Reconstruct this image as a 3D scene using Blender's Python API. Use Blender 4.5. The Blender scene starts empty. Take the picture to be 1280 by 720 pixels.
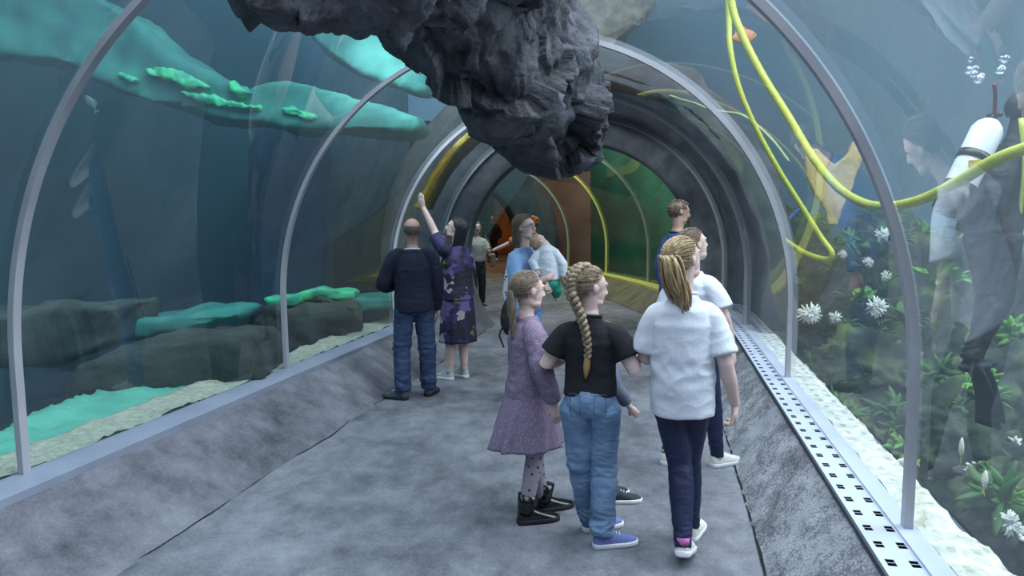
import bpy, bmesh, math, random
import numpy as np
from mathutils import Vector, Matrix, noise, Euler
random.seed(7)
PI = math.pi
SC = bpy.context.scene
COL = SC.collection

# ------------------------------------------------------------------ colours and materials
def lin(h):
    if isinstance(h, str):
        h = h.lstrip('#'); h = [int(h[i:i+2], 16)/255 for i in (0, 2, 4)]
    return tuple((c/12.92 if c <= .04045 else ((c+.055)/1.055)**2.4) for c in h)

def mat(name, c1, c2=None, scale=6., rough=.7, bump=0., bscale=30., detail=6., stretch=(1, 1, 1), spec=.4, metal=0., contrast=(.35, .65), sss=0., emit=0., c3=None, coat=0.):
    m = bpy.data.materials.new(name); m.use_nodes = True
    nt = m.node_tree; N = nt.nodes; L = nt.links
    b = N['Principled BSDF']
    b.inputs['Roughness'].default_value = rough
    b.inputs['Specular IOR Level'].default_value = spec
    b.inputs['Metallic'].default_value = metal
    if coat: b.inputs['Coat Weight'].default_value = coat
    if sss:
        b.inputs['Subsurface Weight'].default_value = sss
        b.inputs['Subsurface Radius'].default_value = (.012, .005, .003)
        b.inputs['Subsurface Scale'].default_value = 1.
    tc = N.new('ShaderNodeTexCoord'); mp = N.new('ShaderNodeMapping')
    mp.inputs['Scale'].default_value = stretch
    L.new(tc.outputs['Object'], mp.inputs['Vector'])
    if c2 is None:
        b.inputs['Base Color'].default_value = (*lin(c1), 1)
    else:
        n = N.new('ShaderNodeTexNoise'); n.inputs['Scale'].default_value = scale; n.inputs['Detail'].default_value = detail
        L.new(mp.outputs[0], n.inputs['Vector'])
        r = N.new('ShaderNodeValToRGB'); e = r.color_ramp.elements
        e[0].position, e[1].position = contrast
        e[0].color = (*lin(c1), 1); e[1].color = (*lin(c2), 1)
        if c3: k = e.new((contrast[0]+contrast[1])/2); k.color = (*lin(c3), 1)
        L.new(n.outputs['Fac'], r.inputs['Fac']); L.new(r.outputs['Color'], b.inputs['Base Color'])
    if bump:
        n2 = N.new('ShaderNodeTexNoise'); n2.inputs['Scale'].default_value = bscale; n2.inputs['Detail'].default_value = 8
        L.new(mp.outputs[0], n2.inputs['Vector'])
        bp = N.new('ShaderNodeBump'); bp.inputs['Strength'].default_value = min(1, bump); bp.inputs['Distance'].default_value = .02
        L.new(n2.outputs['Fac'], bp.inputs['Height']); L.new(bp.outputs['Normal'], b.inputs['Normal'])
    if emit:
        b.inputs['Emission Color'].default_value = (*lin(c1), 1); b.inputs['Emission Strength'].default_value = emit
    return m

def concrete_mat(name, dark, mid, light, big=1.1, med=7., fine=70., rough=.7, bump=.5, streak=(1, 1, 1), speck=.5):
    m = bpy.data.materials.new(name); m.use_nodes = True
    nt = m.node_tree; N = nt.nodes; L = nt.links; b = N['Principled BSDF']; b.inputs['Specular IOR Level'].default_value = .35
    tc = N.new('ShaderNodeTexCoord'); mp = N.new('ShaderNodeMapping'); mp.inputs['Scale'].default_value = streak; L.new(tc.outputs['Object'], mp.inputs['Vector'])
    def nz(sc, det, dist=0., ro=.6):
        n = N.new('ShaderNodeTexNoise'); n.inputs['Scale'].default_value = sc; n.inputs['Detail'].default_value = det; n.inputs['Distortion'].default_value = dist; n.inputs['Roughness'].default_value = ro
        L.new(mp.outputs[0], n.inputs['Vector']); return n
    a, c, f = nz(big, 8, 0, .62), nz(med, 12, .15, .68), nz(fine, 4)
    mx = N.new('ShaderNodeMath'); mx.operation = 'MULTIPLY_ADD'; L.new(c.outputs['Fac'], mx.inputs[0]); mx.inputs[1].default_value = .55
    m2 = N.new('ShaderNodeMath'); m2.operation = 'MULTIPLY'; m2.inputs[1].default_value = .75; L.new(a.outputs['Fac'], m2.inputs[0]); L.new(m2.outputs[0], mx.inputs[2])
    m3 = N.new('ShaderNodeMath'); m3.operation = 'MULTIPLY_ADD'; L.new(f.outputs['Fac'], m3.inputs[0]); m3.inputs[1].default_value = speck*.5; L.new(mx.outputs[0], m3.inputs[2])
    r = N.new('ShaderNodeValToRGB'); e = r.color_ramp.elements; off = speck*.25
    e[0].position = .50+off; e[0].color = (*lin(dark), 1); e[1].position = .82+off; e[1].color = (*lin(light), 1); k = e.new(.65+off); k.color = (*lin(mid), 1)
    L.new(m3.outputs[0], r.inputs['Fac']); L.new(r.outputs['Color'], b.inputs['Base Color'])
    # small pits
    v = N.new('ShaderNodeTexVoronoi'); v.inputs['Scale'].default_value = 9; L.new(mp.outputs[0], v.inputs['Vector'])
    bp = N.new('ShaderNodeBump'); bp.inputs['Strength'].default_value = bump; bp.inputs['Distance'].default_value = .015
    L.new(m3.outputs[0], bp.inputs['Height']); L.new(bp.outputs['Normal'], b.inputs['Normal'])
    rr = N.new('ShaderNodeMapRange'); rr.inputs['To Min'].default_value = rough+.15; rr.inputs['To Max'].default_value = rough-.15; L.new(c.outputs['Fac'], rr.inputs['Value']); L.new(rr.outputs[0], b.inputs['Roughness'])
    return m

def voronoi_mat(name, cols, scale, rough=.8, rand=1.0, distort=.25):
    m = bpy.data.materials.new(name); m.use_nodes = True
    nt = m.node_tree; N = nt.nodes; L = nt.links; b = N['Principled BSDF']
    b.inputs['Roughness'].default_value = rough
    tc = N.new('ShaderNodeTexCoord'); no = N.new('ShaderNodeTexNoise'); no.inputs['Scale'].default_value = scale*1.2
    mx = N.new('ShaderNodeMixRGB'); mx.blend_type = 'ADD'; mx.inputs['Fac'].default_value = distort
    L.new(tc.outputs['Object'], no.inputs['Vector']); L.new(tc.outputs['Object'], mx.inputs[1]); L.new(no.outputs['Color'], mx.inputs[2])
    v = N.new('ShaderNodeTexVoronoi'); v.inputs['Scale'].default_value = scale; v.inputs['Randomness'].default_value = rand
    L.new(mx.outputs[0], v.inputs['Vector'])
    r = N.new('ShaderNodeValToRGB'); r.color_ramp.interpolation = 'CONSTANT'
    e = r.color_ramp.elements
    tot = sum(w for _, w in cols); acc = 0
    for i, (c, w) in enumerate(cols):
        if i == 0: k = e[0]; k.position = 0
        elif i == 1: k = e[1]; k.position = acc/tot
        else: k = e.new(acc/tot)
        k.color = (*lin(c), 1); acc += w
    sp = N.new('ShaderNodeSeparateColor'); L.new(v.outputs['Color'], sp.inputs[0]); L.new(sp.outputs[0], r.inputs['Fac'])
    L.new(r.outputs['Color'], b.inputs['Base Color'])
    return m

def dots_mat(name, base, dot, scale, size, rough=.8):
    m = bpy.data.materials.new(name); m.use_nodes = True
    nt = m.node_tree; N = nt.nodes; L = nt.links; b = N['Principled BSDF']; b.inputs['Roughness'].default_value = rough
    tc = N.new('ShaderNodeTexCoord'); v = N.new('ShaderNodeTexVoronoi'); v.inputs['Scale'].default_value = scale; v.inputs['Randomness'].default_value = .6
    L.new(tc.outputs['Object'], v.inputs['Vector'])
    r = N.new('ShaderNodeValToRGB'); e = r.color_ramp.elements
    e[0].position = size; e[0].color = (*lin(dot), 1); e[1].position = size+.04; e[1].color = (*lin(base), 1)
    L.new(v.outputs['Distance'], r.inputs['Fac']); L.new(r.outputs['Color'], b.inputs['Base Color'])
    return m

def glass_mat(name, tint, ior=1.6):
    m = bpy.data.materials.new(name); m.use_nodes = True
    nt = m.node_tree; N = nt.nodes; L = nt.links
    N.remove(N['Principled BSDF'])
    o = N['Material Output']; t = N.new('ShaderNodeBsdfTransparent'); g = N.new('ShaderNodeBsdfGlossy')
    g.inputs['Roughness'].default_value = 0.0; g.inputs['Color'].default_value = (.95, .97, 1, 1)
    t.inputs['Color'].default_value = (*tint, 1)
    f = N.new('ShaderNodeFresnel'); ge = N.new('ShaderNodeNewGeometry'); mr = N.new('ShaderNodeMapRange')
    mr.inputs['To Min'].default_value = ior; mr.inputs['To Max'].default_value = 1/ior   # same reflectance from either face of the sheet
    L.new(ge.outputs['Backfacing'], mr.inputs['Value']); L.new(mr.outputs[0], f.inputs['IOR'])
    mx = N.new('ShaderNodeMixShader')
    L.new(f.outputs[0], mx.inputs[0]); L.new(t.outputs[0], mx.inputs[1]); L.new(g.outputs[0], mx.inputs[2])
    L.new(mx.outputs[0], o.inputs['Surface'])
    return m

# ------------------------------------------------------------------ object helpers
def link(name, me, m=None, parent=None, smooth=True, **props):
    o = bpy.data.objects.new(name, me); COL.objects.link(o)
    if m is not None:
        for k in (m if isinstance(m, (list, tuple)) else [m]): me.materials.append(k)
    if smooth: me.polygons.foreach_set('use_smooth', [True]*len(me.polygons))
    if parent: o.parent = parent
    for k, v in props.items(): o[k] = v
    return o

def mesh(name, vs, fs, m=None, parent=None, smooth=True, **props):
    me = bpy.data.meshes.new(name); me.from_pydata([tuple(v) for v in vs], [], fs); me.update()
    return link(name, me, m, parent, smooth, **props)

def from_bm(name, bm, m=None, parent=None, smooth=True, **props):
    me = bpy.data.meshes.new(name); bmesh.ops.recalc_face_normals(bm, faces=bm.faces[:]); bm.to_mesh(me); bm.free()
    return link(name, me, m, parent, smooth, **props)

def empty(name, loc=(0, 0, 0), rz=0, **props):
    o = bpy.data.objects.new(name, None); COL.objects.link(o); o.location = loc; o.rotation_euler = (0, 0, rz)
    o.empty_display_size = .1
    for k, v in props.items(): o[k] = v
    return o

def tag(o, label, cat, group=None):
    o['label'] = label; o['category'] = cat
    if group: o['group'] = group
    return o

def fuse(o, voxel, smooth=2, disp=None, fac=.5):
    """one continuous surface out of overlapping shapes"""
    md = o.modifiers.new('r', 'REMESH'); md.mode = 'VOXEL'; md.voxel_size = voxel
    if smooth:
        s = o.modifiers.new('s', 'SMOOTH'); s.iterations = smooth; s.factor = fac
    bpy.context.view_layer.update()
    dg = bpy.context.evaluated_depsgraph_get()
    me = bpy.data.meshes.new_from_object(o.evaluated_get(dg))
    mats = [s_.material for s_ in o.material_slots]
    o.modifiers.clear(); old = o.data; o.data = me; bpy.data.meshes.remove(old)
    if not me.materials:
        for k in mats: me.materials.append(k)
    n = len(me.vertices)
    if disp:
        co = np.empty(n*3); me.vertices.foreach_get('co', co); co = co.reshape(-1, 3)
        no = np.empty(n*3); me.vertex_normals.foreach_get('vector', no); no = no.reshape(-1, 3)
        d = np.array([disp(Vector(c), Vector(k)) for c, k in zip(co, no)])
        co = co+no*d[:, None]
        me.vertices.foreach_set('co', co.ravel()); me.update()
    me.polygons.foreach_set('use_smooth', [True]*len(me.polygons))
    return o

def catmull(P, n):
    out = []
    P = [Vector(p) for p in P]
    Q = [2*P[0]-P[1]]+P+[2*P[-1]-P[-2]]
    for i in range(1, len(Q)-2):
        p0, p1, p2, p3 = Q[i-1:i+3]
        for k in range(n):
            t = k/n
            out.append(.5*((2*p1)+(p2-p0)*t+(2*p0-5*p1+4*p2-p3)*t*t+(3*p1-p0-3*p2+p3)*t**3))
    out.append(P[-1])
    return out

def tube(bm, pts, rads, seg=10, ref=None, sub=0, mi=0, cap=True):
    """swept tube; rads are numbers or (across, along-ref) pairs"""
    rr = [(r, r) if not isinstance(r, (tuple, list)) else tuple(r) for r in (rads if isinstance(rads, (list, tuple)) else [rads]*len(pts))]
    pts = [Vector(p) for p in pts]
    if sub:
        m = catmull([(*p, ) for p in pts], sub)
        rq = catmull([(a, b, 0) for a, b in rr], sub)
        pts = m; rr = [(max(q.x, 1e-4), max(q.y, 1e-4)) for q in rq]
    n = len(pts); rings = []
    t0 = (pts[1]-pts[0]).normalized()
    r = Vector(ref) if ref is not None else (Vector((0, 0, 1)) if abs(t0.z) < .8 else Vector((0, 1, 0)))
    for i in range(n):
        t = (pts[min(i+1, n-1)]-pts[max(i-1, 0)])
        t = t.normalized() if t.length > 1e-9 else t0
        v = (r-t*r.dot(t)).normalized(); u = v.cross(t).normalized()
        if ref is None: r = v
        rings.append([bm.verts.new(pts[i]+u*math.cos(2*PI*k/seg)*rr[i][0]+v*math.sin(2*PI*k/seg)*rr[i][1]) for k in range(seg)])
    for a, b in zip(rings, rings[1:]):
        for k in range(seg):
            f = bm.faces.new((a[k], a[(k+1) % seg], b[(k+1) % seg], b[k])); f.material_index = mi
    if cap:
        for rg, q in ((rings[0], -1), (rings[-1], 1)):
            c = bm.verts.new(sum((v.co for v in rg), Vector())/seg)
            for k in range(seg):
                f = bm.faces.new((rg[k], rg[(k+1) % seg], c)); f.material_index = mi
    return rings

def ball(bm, c, r, seg=16, rot=None, mi=0):
    r = (r, r, r) if not isinstance(r, (tuple, list)) else r
    M = Matrix.Translation(c) @ (rot.to_4x4() if rot else Matrix.Identity(4)) @ Matrix.Diagonal((*r, 1))
    g = bmesh.ops.create_uvsphere(bm, u_segments=seg, v_segments=max(6, seg*2//3), radius=1, matrix=M)
    if mi:
        for v in g['verts']:
            for f in v.link_faces: f.material_index = mi

def box(bm, c, s, rot=None, mi=0):
    M = Matrix.Translation(c) @ (rot.to_4x4() if rot else Matrix.Identity(4)) @ Matrix.Diagonal((*s, 1))
    g = bmesh.ops.create_cube(bm, size=1, matrix=M)
    if mi:
        for v in g['verts']:
            for f in v.link_faces: f.material_index = mi

def rings_mesh(bm, rings, cap=(True, True), mi=0, closed=True):
    R = [[bm.verts.new(p) for p in rg] for rg in rings]
    for a, b in zip(R, R[1:]):
        n = len(a)
        for k in range(n if closed else n-1):
            f = bm.faces.new((a[k], a[(k+1) % n], b[(k+1) % n], b[k])); f.material_index = mi
    if closed:
        for on, rg in ((cap[0], R[0]), (cap[1], R[-1])):
            if on:
                f = bm.faces.new(rg); f.material_index = mi
    return R

def fbm(v, s, o=4):
    return noise.fractal(v*s, 1.0, 2.0, o)

# ------------------------------------------------------------------ camera
F, PITCH, ROLL, EYE = 952.93, math.radians(5.0895), math.radians(-.70355), 1.67
cp, sp = math.cos(PITCH), math.sin(PITCH); cr, sr = math.cos(ROLL), math.sin(ROLL)
fw = Vector((0, cp, -sp)); up0 = Vector((0, sp, cp)); rt0 = Vector((1, 0, 0))
rt = rt0*cr+up0*sr; up_ = up0*cr-rt0*sr
cam = bpy.data.cameras.new('camera'); co = bpy.data.objects.new('camera', cam); COL.objects.link(co)
cam.sensor_width = 36; cam.lens = F/1280*36; cam.clip_start = .02; cam.clip_end = 200
M = Matrix((rt, up_, -fw)).transposed().to_4x4(); M.translation = (0, 0, EYE); co.matrix_world = M
SC.camera = co

def at(px, py, Y):
    d = fw*F+rt*(px-640)-up_*(py-360)
    return Vector((0, 0, EYE))+d*(Y/d.y)

# ------------------------------------------------------------------ tunnel path and section
NEAR = [(-2.19, -5.2, -11.5), (-1.62, -2.3, -11.5), (-1.05, .57, -11.5), (-.473, 3.464, -11.5), (.094, 6.353, -9.), (.66, 9.248, -5.2), (1.048, 11.634, -4.9)]
FAR = [(1.0, 12.15, 3), (.66, 15.2, 8), (.17, 17.9, 11), (-.5, 20.5, 16), (-1.35, 22.8, 20)]
def station(S, t):
    i = int(min(max(math.floor(t), 0), len(S)-2)); u = t-i
    g = lambda k: Vector(S[min(max(k, 0), len(S)-1)]) if 0 <= k < len(S) else (2*Vector(S[0])-Vector(S[1]) if k < 0 else 2*Vector(S[-1])-Vector(S[-2]))
    p0, p1, p2, p3 = g(i-1), g(i), g(i+1), g(i+2)
    return .5*((2*p1)+(p2-p0)*u+(2*p0-5*p1+4*p2-p3)*u*u+(3*p1-p0-3*p2+p3)*u**3)
def W(S, t, off, z):
    c = station(S, t); a = math.radians(c.z)
    return Vector((c.x+off*math.cos(a), c.y+off*math.sin(a), z))
RX, RT, HC, ZS = 2.158, 2.194, .996, .373
def prof(a, d=0.):
    """arch section: a from 0 (right foot) to 1 (left foot)"""
    a0 = -.08
    th = a0+(PI-2*a0)*a
    s = math.sin(th); return ((RX+d)*math.cos(th), HC+(7.79*s if s < 0 else (RT+d)*s))
def inv(S, x, y):
    """path coordinate nearest to a ground point, and side offset"""
    best = min((( (station(S, t/20).x-x)**2+(station(S, t/20).y-y)**2), t/20) for t in range(20*(len(S)-1)+1))
    return best[1]

# ------------------------------------------------------------------ materials
M_floor = concrete_mat('floor_concrete', '#505259', '#71737b', '#8f919a', .9, 5.5, 60, .62, .30, (1, .7, 1))
M_curbL = concrete_mat('smooth_concrete', '#43444b', '#66676f', '#83848c', .9, 4.5, 70, .8, .28, (1, 1, 1.4))
M_curbR = concrete_mat('rough_concrete', '#65676e', '#84868d', '#9fa2a9', 3, 20, 80, .9, .9, (1, 1, 1), 1.2)
M_metal = mat('painted_grey_metal', '#858c9d', '#939aab', 3, .42, 0, spec=.5)
M_rib = mat('rib_metal', '#a6a6ad', '#b4b4ba', 3, .38, 0, spec=.6)
M_plate = mat('perforated_metal', '#b9c2d6', '#c4cde0', 2, .4, 0, spec=.5)
M_hole = mat('slot_dark', '#14161c', rough=.9)
M_glass = glass_mat('acrylic', (.93, .97, .98), 1.68)
M_glass2 = glass_mat('acrylic_far', (.90, .96, .95), 1.55)
M_ring = mat('grey_render', '#5a5d63', '#74777d', 4, .85, .9, 9, 8, contrast=(.3, .7))
M_ringin = mat('ring_lining', '#2e3136', '#3c3f45', 4, .8, .3, 9)
M_rock = mat('overhead_rock', '#34353b', '#5a5d66', 5, .8, 1.0, 26, 10, contrast=(.3, .7))
M_rockdark = mat('tank_rock', '#26302f', '#47504c', 2.5, .95, 1.0, 8, 10, contrast=(.3, .7))
M_sand = mat('coarse_sand', '#c8ccb8', '#8f9484', 22, .9, 1.0, 60, 10, contrast=(.25, .75))
M_sandw = mat('white_rubble', '#f2f4ea', '#b9bda8', 14, .9, 1.0, 40, 10, contrast=(.3, .6))
M_turq = mat('turquoise_lit_sand', '#5fb09a', '#529f8b', 3, .85, .3, 20)  # sand colour carries the turquoise of light through water
M_turqs = mat('shelf_and_reflection', '#3c8a7e', '#286b68', 2.2, .8, .4, 6)  # for the low shelves and the reflection bands painted as solids
M_greenlit = mat('green_glint_paint', '#35c884', '#2a9a80', 6, .5, .6, 12, spec=.8)  # green of the glints put into the base colour
M_tankL = mat('tank_paint_left', '#21505f', '#1a424f', .5, .8, 0)
M_tankR = mat('tank_paint_right', '#6a93ad', '#567f9a', .4, .8, 0)
M_tankbed = mat('tank_bed', '#34423f', '#46564c', 1.5, .95, .8, 6)

# ------------------------------------------------------------------ tunnel shell
def sweep(name, S, t0, t1, prof_pts, m, n=40, closed=False, smooth=True, fn=None, parent=None, **props):
    bm = bmesh.new(); rings = []
    for i in range(n+1):
        t = t0+(t1-t0)*i/n
        rg = []
        for (o, z) in prof_pts:
            p = W(S, t, o, z)
            if fn: p = fn(p, t, o, z)
            rg.append(p)
        rings.append(rg)
    rings_mesh(bm, rings, closed=closed)
    return from_bm(name, bm, m, parent, smooth, **props)
def lerp_pts(a, b, n): return [(a[0]+(b[0]-a[0])*i/n, a[1]+(b[1]-a[1])*i/n) for i in range(n+1)]

st = dict(kind='structure')
def rough(amp, s=6., seed=0, zonly=False):
    def f(p, t, o, z):
        k = fbm(p+Vector((seed, 0, 0)), s)*amp
        return p+Vector((0, 0, k))
    return f
# floor of both halves
sweep('floor', NEAR, 0, 6, lerp_pts((-1.45, 0), (1.66, 0), 12), M_floor, 80, **st)
sweep('floor', FAR, -.3, 4, lerp_pts((-1.82, .001), (1.42, .001), 6), M_floor, 60, **st)
def edge(p, t, o, z):
    w = fbm(Vector((p.x*.8, p.y*.8, 3)), 2.2)*.02
    return p+Vector((w if z < .02 else 0, 0, fbm(p, 3)*.004))
sweep('wall_left', NEAR, 0, 6, [(-1.40, -.02)]+lerp_pts((-1.43, .004), (-1.95, .35), 6), M_curbL, 90, fn=edge, **st)
def edgeR(p, t, o, z):
    return p+Vector((-1, 0, 1)).normalized()*(fbm(p, 7, 5)*.022+fbm(p, 22, 3)*.008)*(1 if z < .33 else .3)
sweep('wall_right', NEAR, 0, 6, [(1.60, -.02)]+lerp_pts((1.63, .004), (1.945, .366), 16), M_curbR, 420, fn=edgeR, **st)
M_curb2 = mat('far_curb', '#5c594c', '#77715c', 3, .85, .3, 20)
sweep('wall_left', FAR, 0, 4, [(-1.76, 0), (-1.9, .36)], M_curb2, 40, **st)
sweep('wall_right', FAR, 0, 4, [(1.38, 0), (1.9, .36)], M_curb2, 40, **st)
# expansion-joint cracks along the floor edges
def crack(name, S, t0, t1, off, amp, w, seed, n=160):
    vs = []; fs = []
    for i in range(n+1):
        t = t0+(t1-t0)*i/n
        d = fbm(Vector((t*2.1, seed, 0)), 1.6, 5)*amp
        ww = w*(.6+.8*abs(noise.noise(Vector((t*9, seed, 2)))))
        vs += [W(S, t, off+d-ww, .0065), W(S, t, off+d+ww, .0065)]
        if i: k = 2*i; fs.append((k-2, k-1, k+1, k))
    return mesh(name, vs, fs, M_hole, None, False, **st)
crack('trim_1', NEAR, 2.6, 5.9, -1.43, .05, .006, 1.3)
crack('trim_2', NEAR, 2.0, 5.9, 1.625, .02, .009, 5.1)
crack('trim_3', FAR, .1, 3.6, 1.38, .02, .008, 9.1)

# left sill bar, right perforated channel
sweep('trim_4', NEAR, 0, 6, [(-1.93, .325), (-1.93, .378), (-2.17, .382), (-2.17, .30)], M_metal, 60, closed=True, smooth=False, **st)
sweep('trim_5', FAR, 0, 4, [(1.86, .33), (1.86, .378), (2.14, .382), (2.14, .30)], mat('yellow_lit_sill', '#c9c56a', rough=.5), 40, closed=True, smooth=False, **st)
sweep('trim_6', FAR, 0, 4, [(-1.86, .33), (-1.86, .378), (-2.14, .382), (-2.14, .30)], M_metal, 40, closed=True, smooth=False, **st)
def perforated():
    root = empty('perforated_channel'); root['kind'] = 'structure'; root.name = 'trim_7'
    offs = [1.935, 1.962, 1.994, 2.045, 2.077, 2.145]
    bm = bmesh.new()
    # arc positions along the path: a slot pair every 17 cm
    ts = []; L = 0; last = W(NEAR, 0, 2, 0); tt = [0.]; ss = [0.]
    for i in range(1, 1201):
        p = W(NEAR, i*6/1200, 2, 0); L += (p-last).length; last = p; tt.append(i*6/1200); ss.append(L)
    cuts = []; s = .05
    while s < L-.2:
        cuts += [(s, 0), (s+.027, 1), (s+.031, 0), (s+.058, 1)]
        s += .165
    # cells between successive cuts: kind 1 means the cell just before is a slot
    S_ = [0]+[c[0] for c in cuts]+[L]; T_ = np.interp(S_, ss, tt)
    kinds = [c[1] for c in cuts]+[0]
    grid = [[bm.verts.new(W(NEAR, t, o, .381)) for o in offs] for t in T_]
    low = [[bm.verts.new(W(NEAR, t, o, .360)) for o in offs] for t in T_]
    for i in range(len(T_)-1):
        for j in range(len(offs)-1):
            q = (grid[i][j], grid[i][j+1], grid[i+1][j+1], grid[i+1][j])
            if kinds[i] == 1 and j in (1, 3):
                l = (low[i][j], low[i][j+1], low[i+1][j+1], low[i+1][j])
                f = bm.faces.new(l); f.material_index = 1
                for a in range(4):
                    b = (a+1) % 4
                    f = bm.faces.new((q[a], q[b], l[b], l[a])); f.material_index = 1
            else: bm.faces.new(q)
    for v in [v for v in bm.verts if not v.link_faces]: bm.verts.remove(v)
    me = bpy.data.meshes.new('plate'); bm.to_mesh(me); bm.free()
    link('plate', me, [M_plate, M_hole], root, False)
    sweep('channel_lip', NEAR, 0, 6, [(1.928, .362), (1.928, .383), (1.940, .383), (1.940, .362)], mat('dark_lip', '#3c4049', rough=.6), 60, closed=True, smooth=False, parent=root)  # lip in a darker grey than the plate
    sweep('channel_edge', NEAR, 0, 6, [(2.085, .37), (2.085, .392), (2.17, .392), (2.17, .30)], M_plate, 60, closed=True, smooth=False, parent=root)
perforated()

# acrylic panes, one per bay
def pane(n, S, t0, t1, m):
    bm = bmesh.new(); rings = []
    for i in range(9):
        t = t0+(t1-t0)*i/8
        rings.append([W(S, t, *prof(a/96)) for a in range(97)])
    rings_mesh(bm, rings, closed=False)
    me = bpy.data.meshes.new('window'); bm.to_mesh(me); bm.free()
    return link('window_%d' % n, me, m, None, True, kind='structure')
for i in range(0, 6): pane(i+1, NEAR, i, i+1, M_glass)
for i in range(4): pane(i+7, FAR, i+.03, i+1, M_glass2)

def rib(name, S, t, m, w=.05, d=.035, label=None):
    bm = bmesh.new(); c = station(S, t); a_ = math.radians(c.z); fwd = Vector((-math.sin(a_), math.cos(a_), 0))
    rings = []
    for i in range(97):
        a = i/96; o1, z1 = prof(a, -.004); o2, z2 = prof(a, -.004-d)
        if i in (0, 96): z1 = z2 = ZS+.005
        p1 = W(S, t, o1, z1); p2 = W(S, t, o2, z2)
        rings.append([p1-fwd*w/2, p1+fwd*w/2, p2+fwd*w/2, p2-fwd*w/2])
    rings_mesh(bm, rings, closed=True)
    o = from_bm(name, bm, m, None, True); tag(o, label, 'rib', 'metal ribs over the walkway')
    md = o.modifiers.new('es', 'EDGE_SPLIT'); md.split_angle = math.radians(40)
    return o
rl = ['', 'grey metal arch rib just behind the viewpoint',
      '', 'thick grey metal arch rib nearest the camera, crossing both glass sides',
      'grey metal arch rib second from the camera, left foot in front of the sandy bank', 'pale grey arch rib third from the camera, beside the man in the navy sweater',
      'pale grey arch rib fixed against the concrete ring, fourth from the camera']
for i in (3, 4, 5, 6): rib('arch_rib', NEAR, i if i < 6 else 5.98, M_rib, label=rl[i])
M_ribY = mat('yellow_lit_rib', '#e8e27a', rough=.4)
M_ribG = mat('pale_rib', '#a9b09a', rough=.4)
rib('arch_rib', FAR, 1, M_ribG, label='pale greenish arch rib, first one beyond the concrete ring')
rib('arch_rib', FAR, 2, M_ribY, label='bright yellow arch rib beyond the concrete ring')
rib('arch_rib', FAR, 3, M_ribG, label='thin pinkish grey arch rib in front of the brown glass')
# longitudinal seam bar near the crown
def seam():
    bm = bmesh.new(); rings = []
    for i in range(61):
        t = 3+3*i/60; th = PI/2-.165
        o, z = (RX-.01)*math.cos(th), HC+(RT-.01)*math.sin(th)
        rings.append([W(NEAR, t, o-.012, z), W(NEAR, t, o+.012, z-.003), W(NEAR, t, o+.012, z-.025), W(NEAR, t, o-.012, z-.022)])
    rings_mesh(bm, rings, closed=True)
    o = from_bm('trim_8', bm, mat('seam_white', '#c9cede', rough=.35), None, False, kind='structure')
seam()

# concrete rings (bulkheads) with round openings
def bulkhead(name, S, t, ri, zc, ro, depth, m, label, m2=None):
    c = station(S, t); a_ = math.radians(c.z); r = Vector((math.cos(a_), math.sin(a_), 0)); f = Vector((-math.sin(a_), math.cos(a_), 0))
    C0 = Vector((c.x, c.y, 0)); bm = bmesh.new(); n = 128; rows = []
    a0 = -math.asin(min(1, zc/ri)); a1 = PI-a0
    def ring(rr, dep, z0=zc):
        out = []
        for i in range(n+1):
            a = a0+(a1-a0)*i/n
            out.append(C0+r*rr*math.cos(a)+Vector((0, 0, max(-.02, z0+rr*math.sin(a))))+f*dep)
        return out
    rr_ = [(ri+.02, depth), (ri, depth-.03), (ri, .03), (ri+.025, 0)]+[(ri+(ro-ri)*k/8, 0) for k in range(1, 9)]+[(ro, depth)]
    for (rr, dep) in rr_:
        rg = ring(rr, dep)
        if dep == 0 and m is M_ring: rg = [p-f*abs(fbm(p, 5, 4))*.03 for p in rg]
        rows.append(rg)
    rings_mesh(bm, rows, closed=False)
    o = from_bm(name, bm, m, None, True)
    tag(o, label, 'ring')
    return o
bulkhead('concrete_ring', NEAR, 6.0, 1.74, 1.07, 3.1, .5, M_ring, 'rough grey concrete ring with a round opening between the two glass halves')
bulkhead('concrete_ring', FAR, 4.0, 1.70, 1.05, 3.0, .6, mat('blue_grey_ring', '#3a4450', '#4b5663', 3, .6), 'dark blue-grey ring around the opening to the orange room')

# ------------------------------------------------------------------ tanks
def wallquad(name, a, b, z0, z1, m):
    a = Vector(a); b = Vector(b); n = 24; vs = []; fs = []
    for i in range(n+1):
        for j in range(n+1):
            p = a.lerp(b, i/n); vs.append((p.x, p.y, z0+(z1-z0)*j/n))
    for i in range(n):
        for j in range(n): k = i*(n+1)+j; fs.append((k, k+1, k+n+2, k+n+1))
    return mesh(name, vs, fs, m, None, True, kind='structure')
wallquad('wall_left', (-9.5, -6, 0), (-7.5, 13.2, 0), -1.5, 7, M_tankL)
wallquad('wall_back', (-9.5, 13, 0), (-1.7, 13, 0), -1.5, 7, M_tankL)
wallquad('wall_right', (9.5, -6, 0), (11.0, 13.2, 0), -1.5, 7, M_tankR)
wallquad('wall_back', (3.4, 13.0, 0), (11.5, 13.0, 0), -1.5, 7, M_tankR)
wallquad('wall_back', (-1.7, 13.0, 0), (3.4, 13.0, 0), 3.35, 7, M_tankR)
def bed(name, x0, x1, y0, y1, z, amp, m, n=60, seed=0):
    vs = []; fs = []
    for i in range(n+1):
        for j in range(n+1):
            x = x0+(x1-x0)*i/n; y = y0+(y1-y0)*j/n
            vs.append((x, y, z+fbm(Vector((x, y, seed)), .7)*amp))
    for i in range(n):
        for j in range(n): k = i*(n+1)+j; fs.append((k, k+n+1, k+n+2, k+1))
    return mesh(name, vs, fs, m, None, True, kind='structure')
bed('floor', -9.6, -1.2, -6, 13.2, -1.2, .25, M_tankbed)
bed('floor', 1.2, 11.2, -6, 13.2, -1.0, .3, M_tankbed, seed=4)

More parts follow.
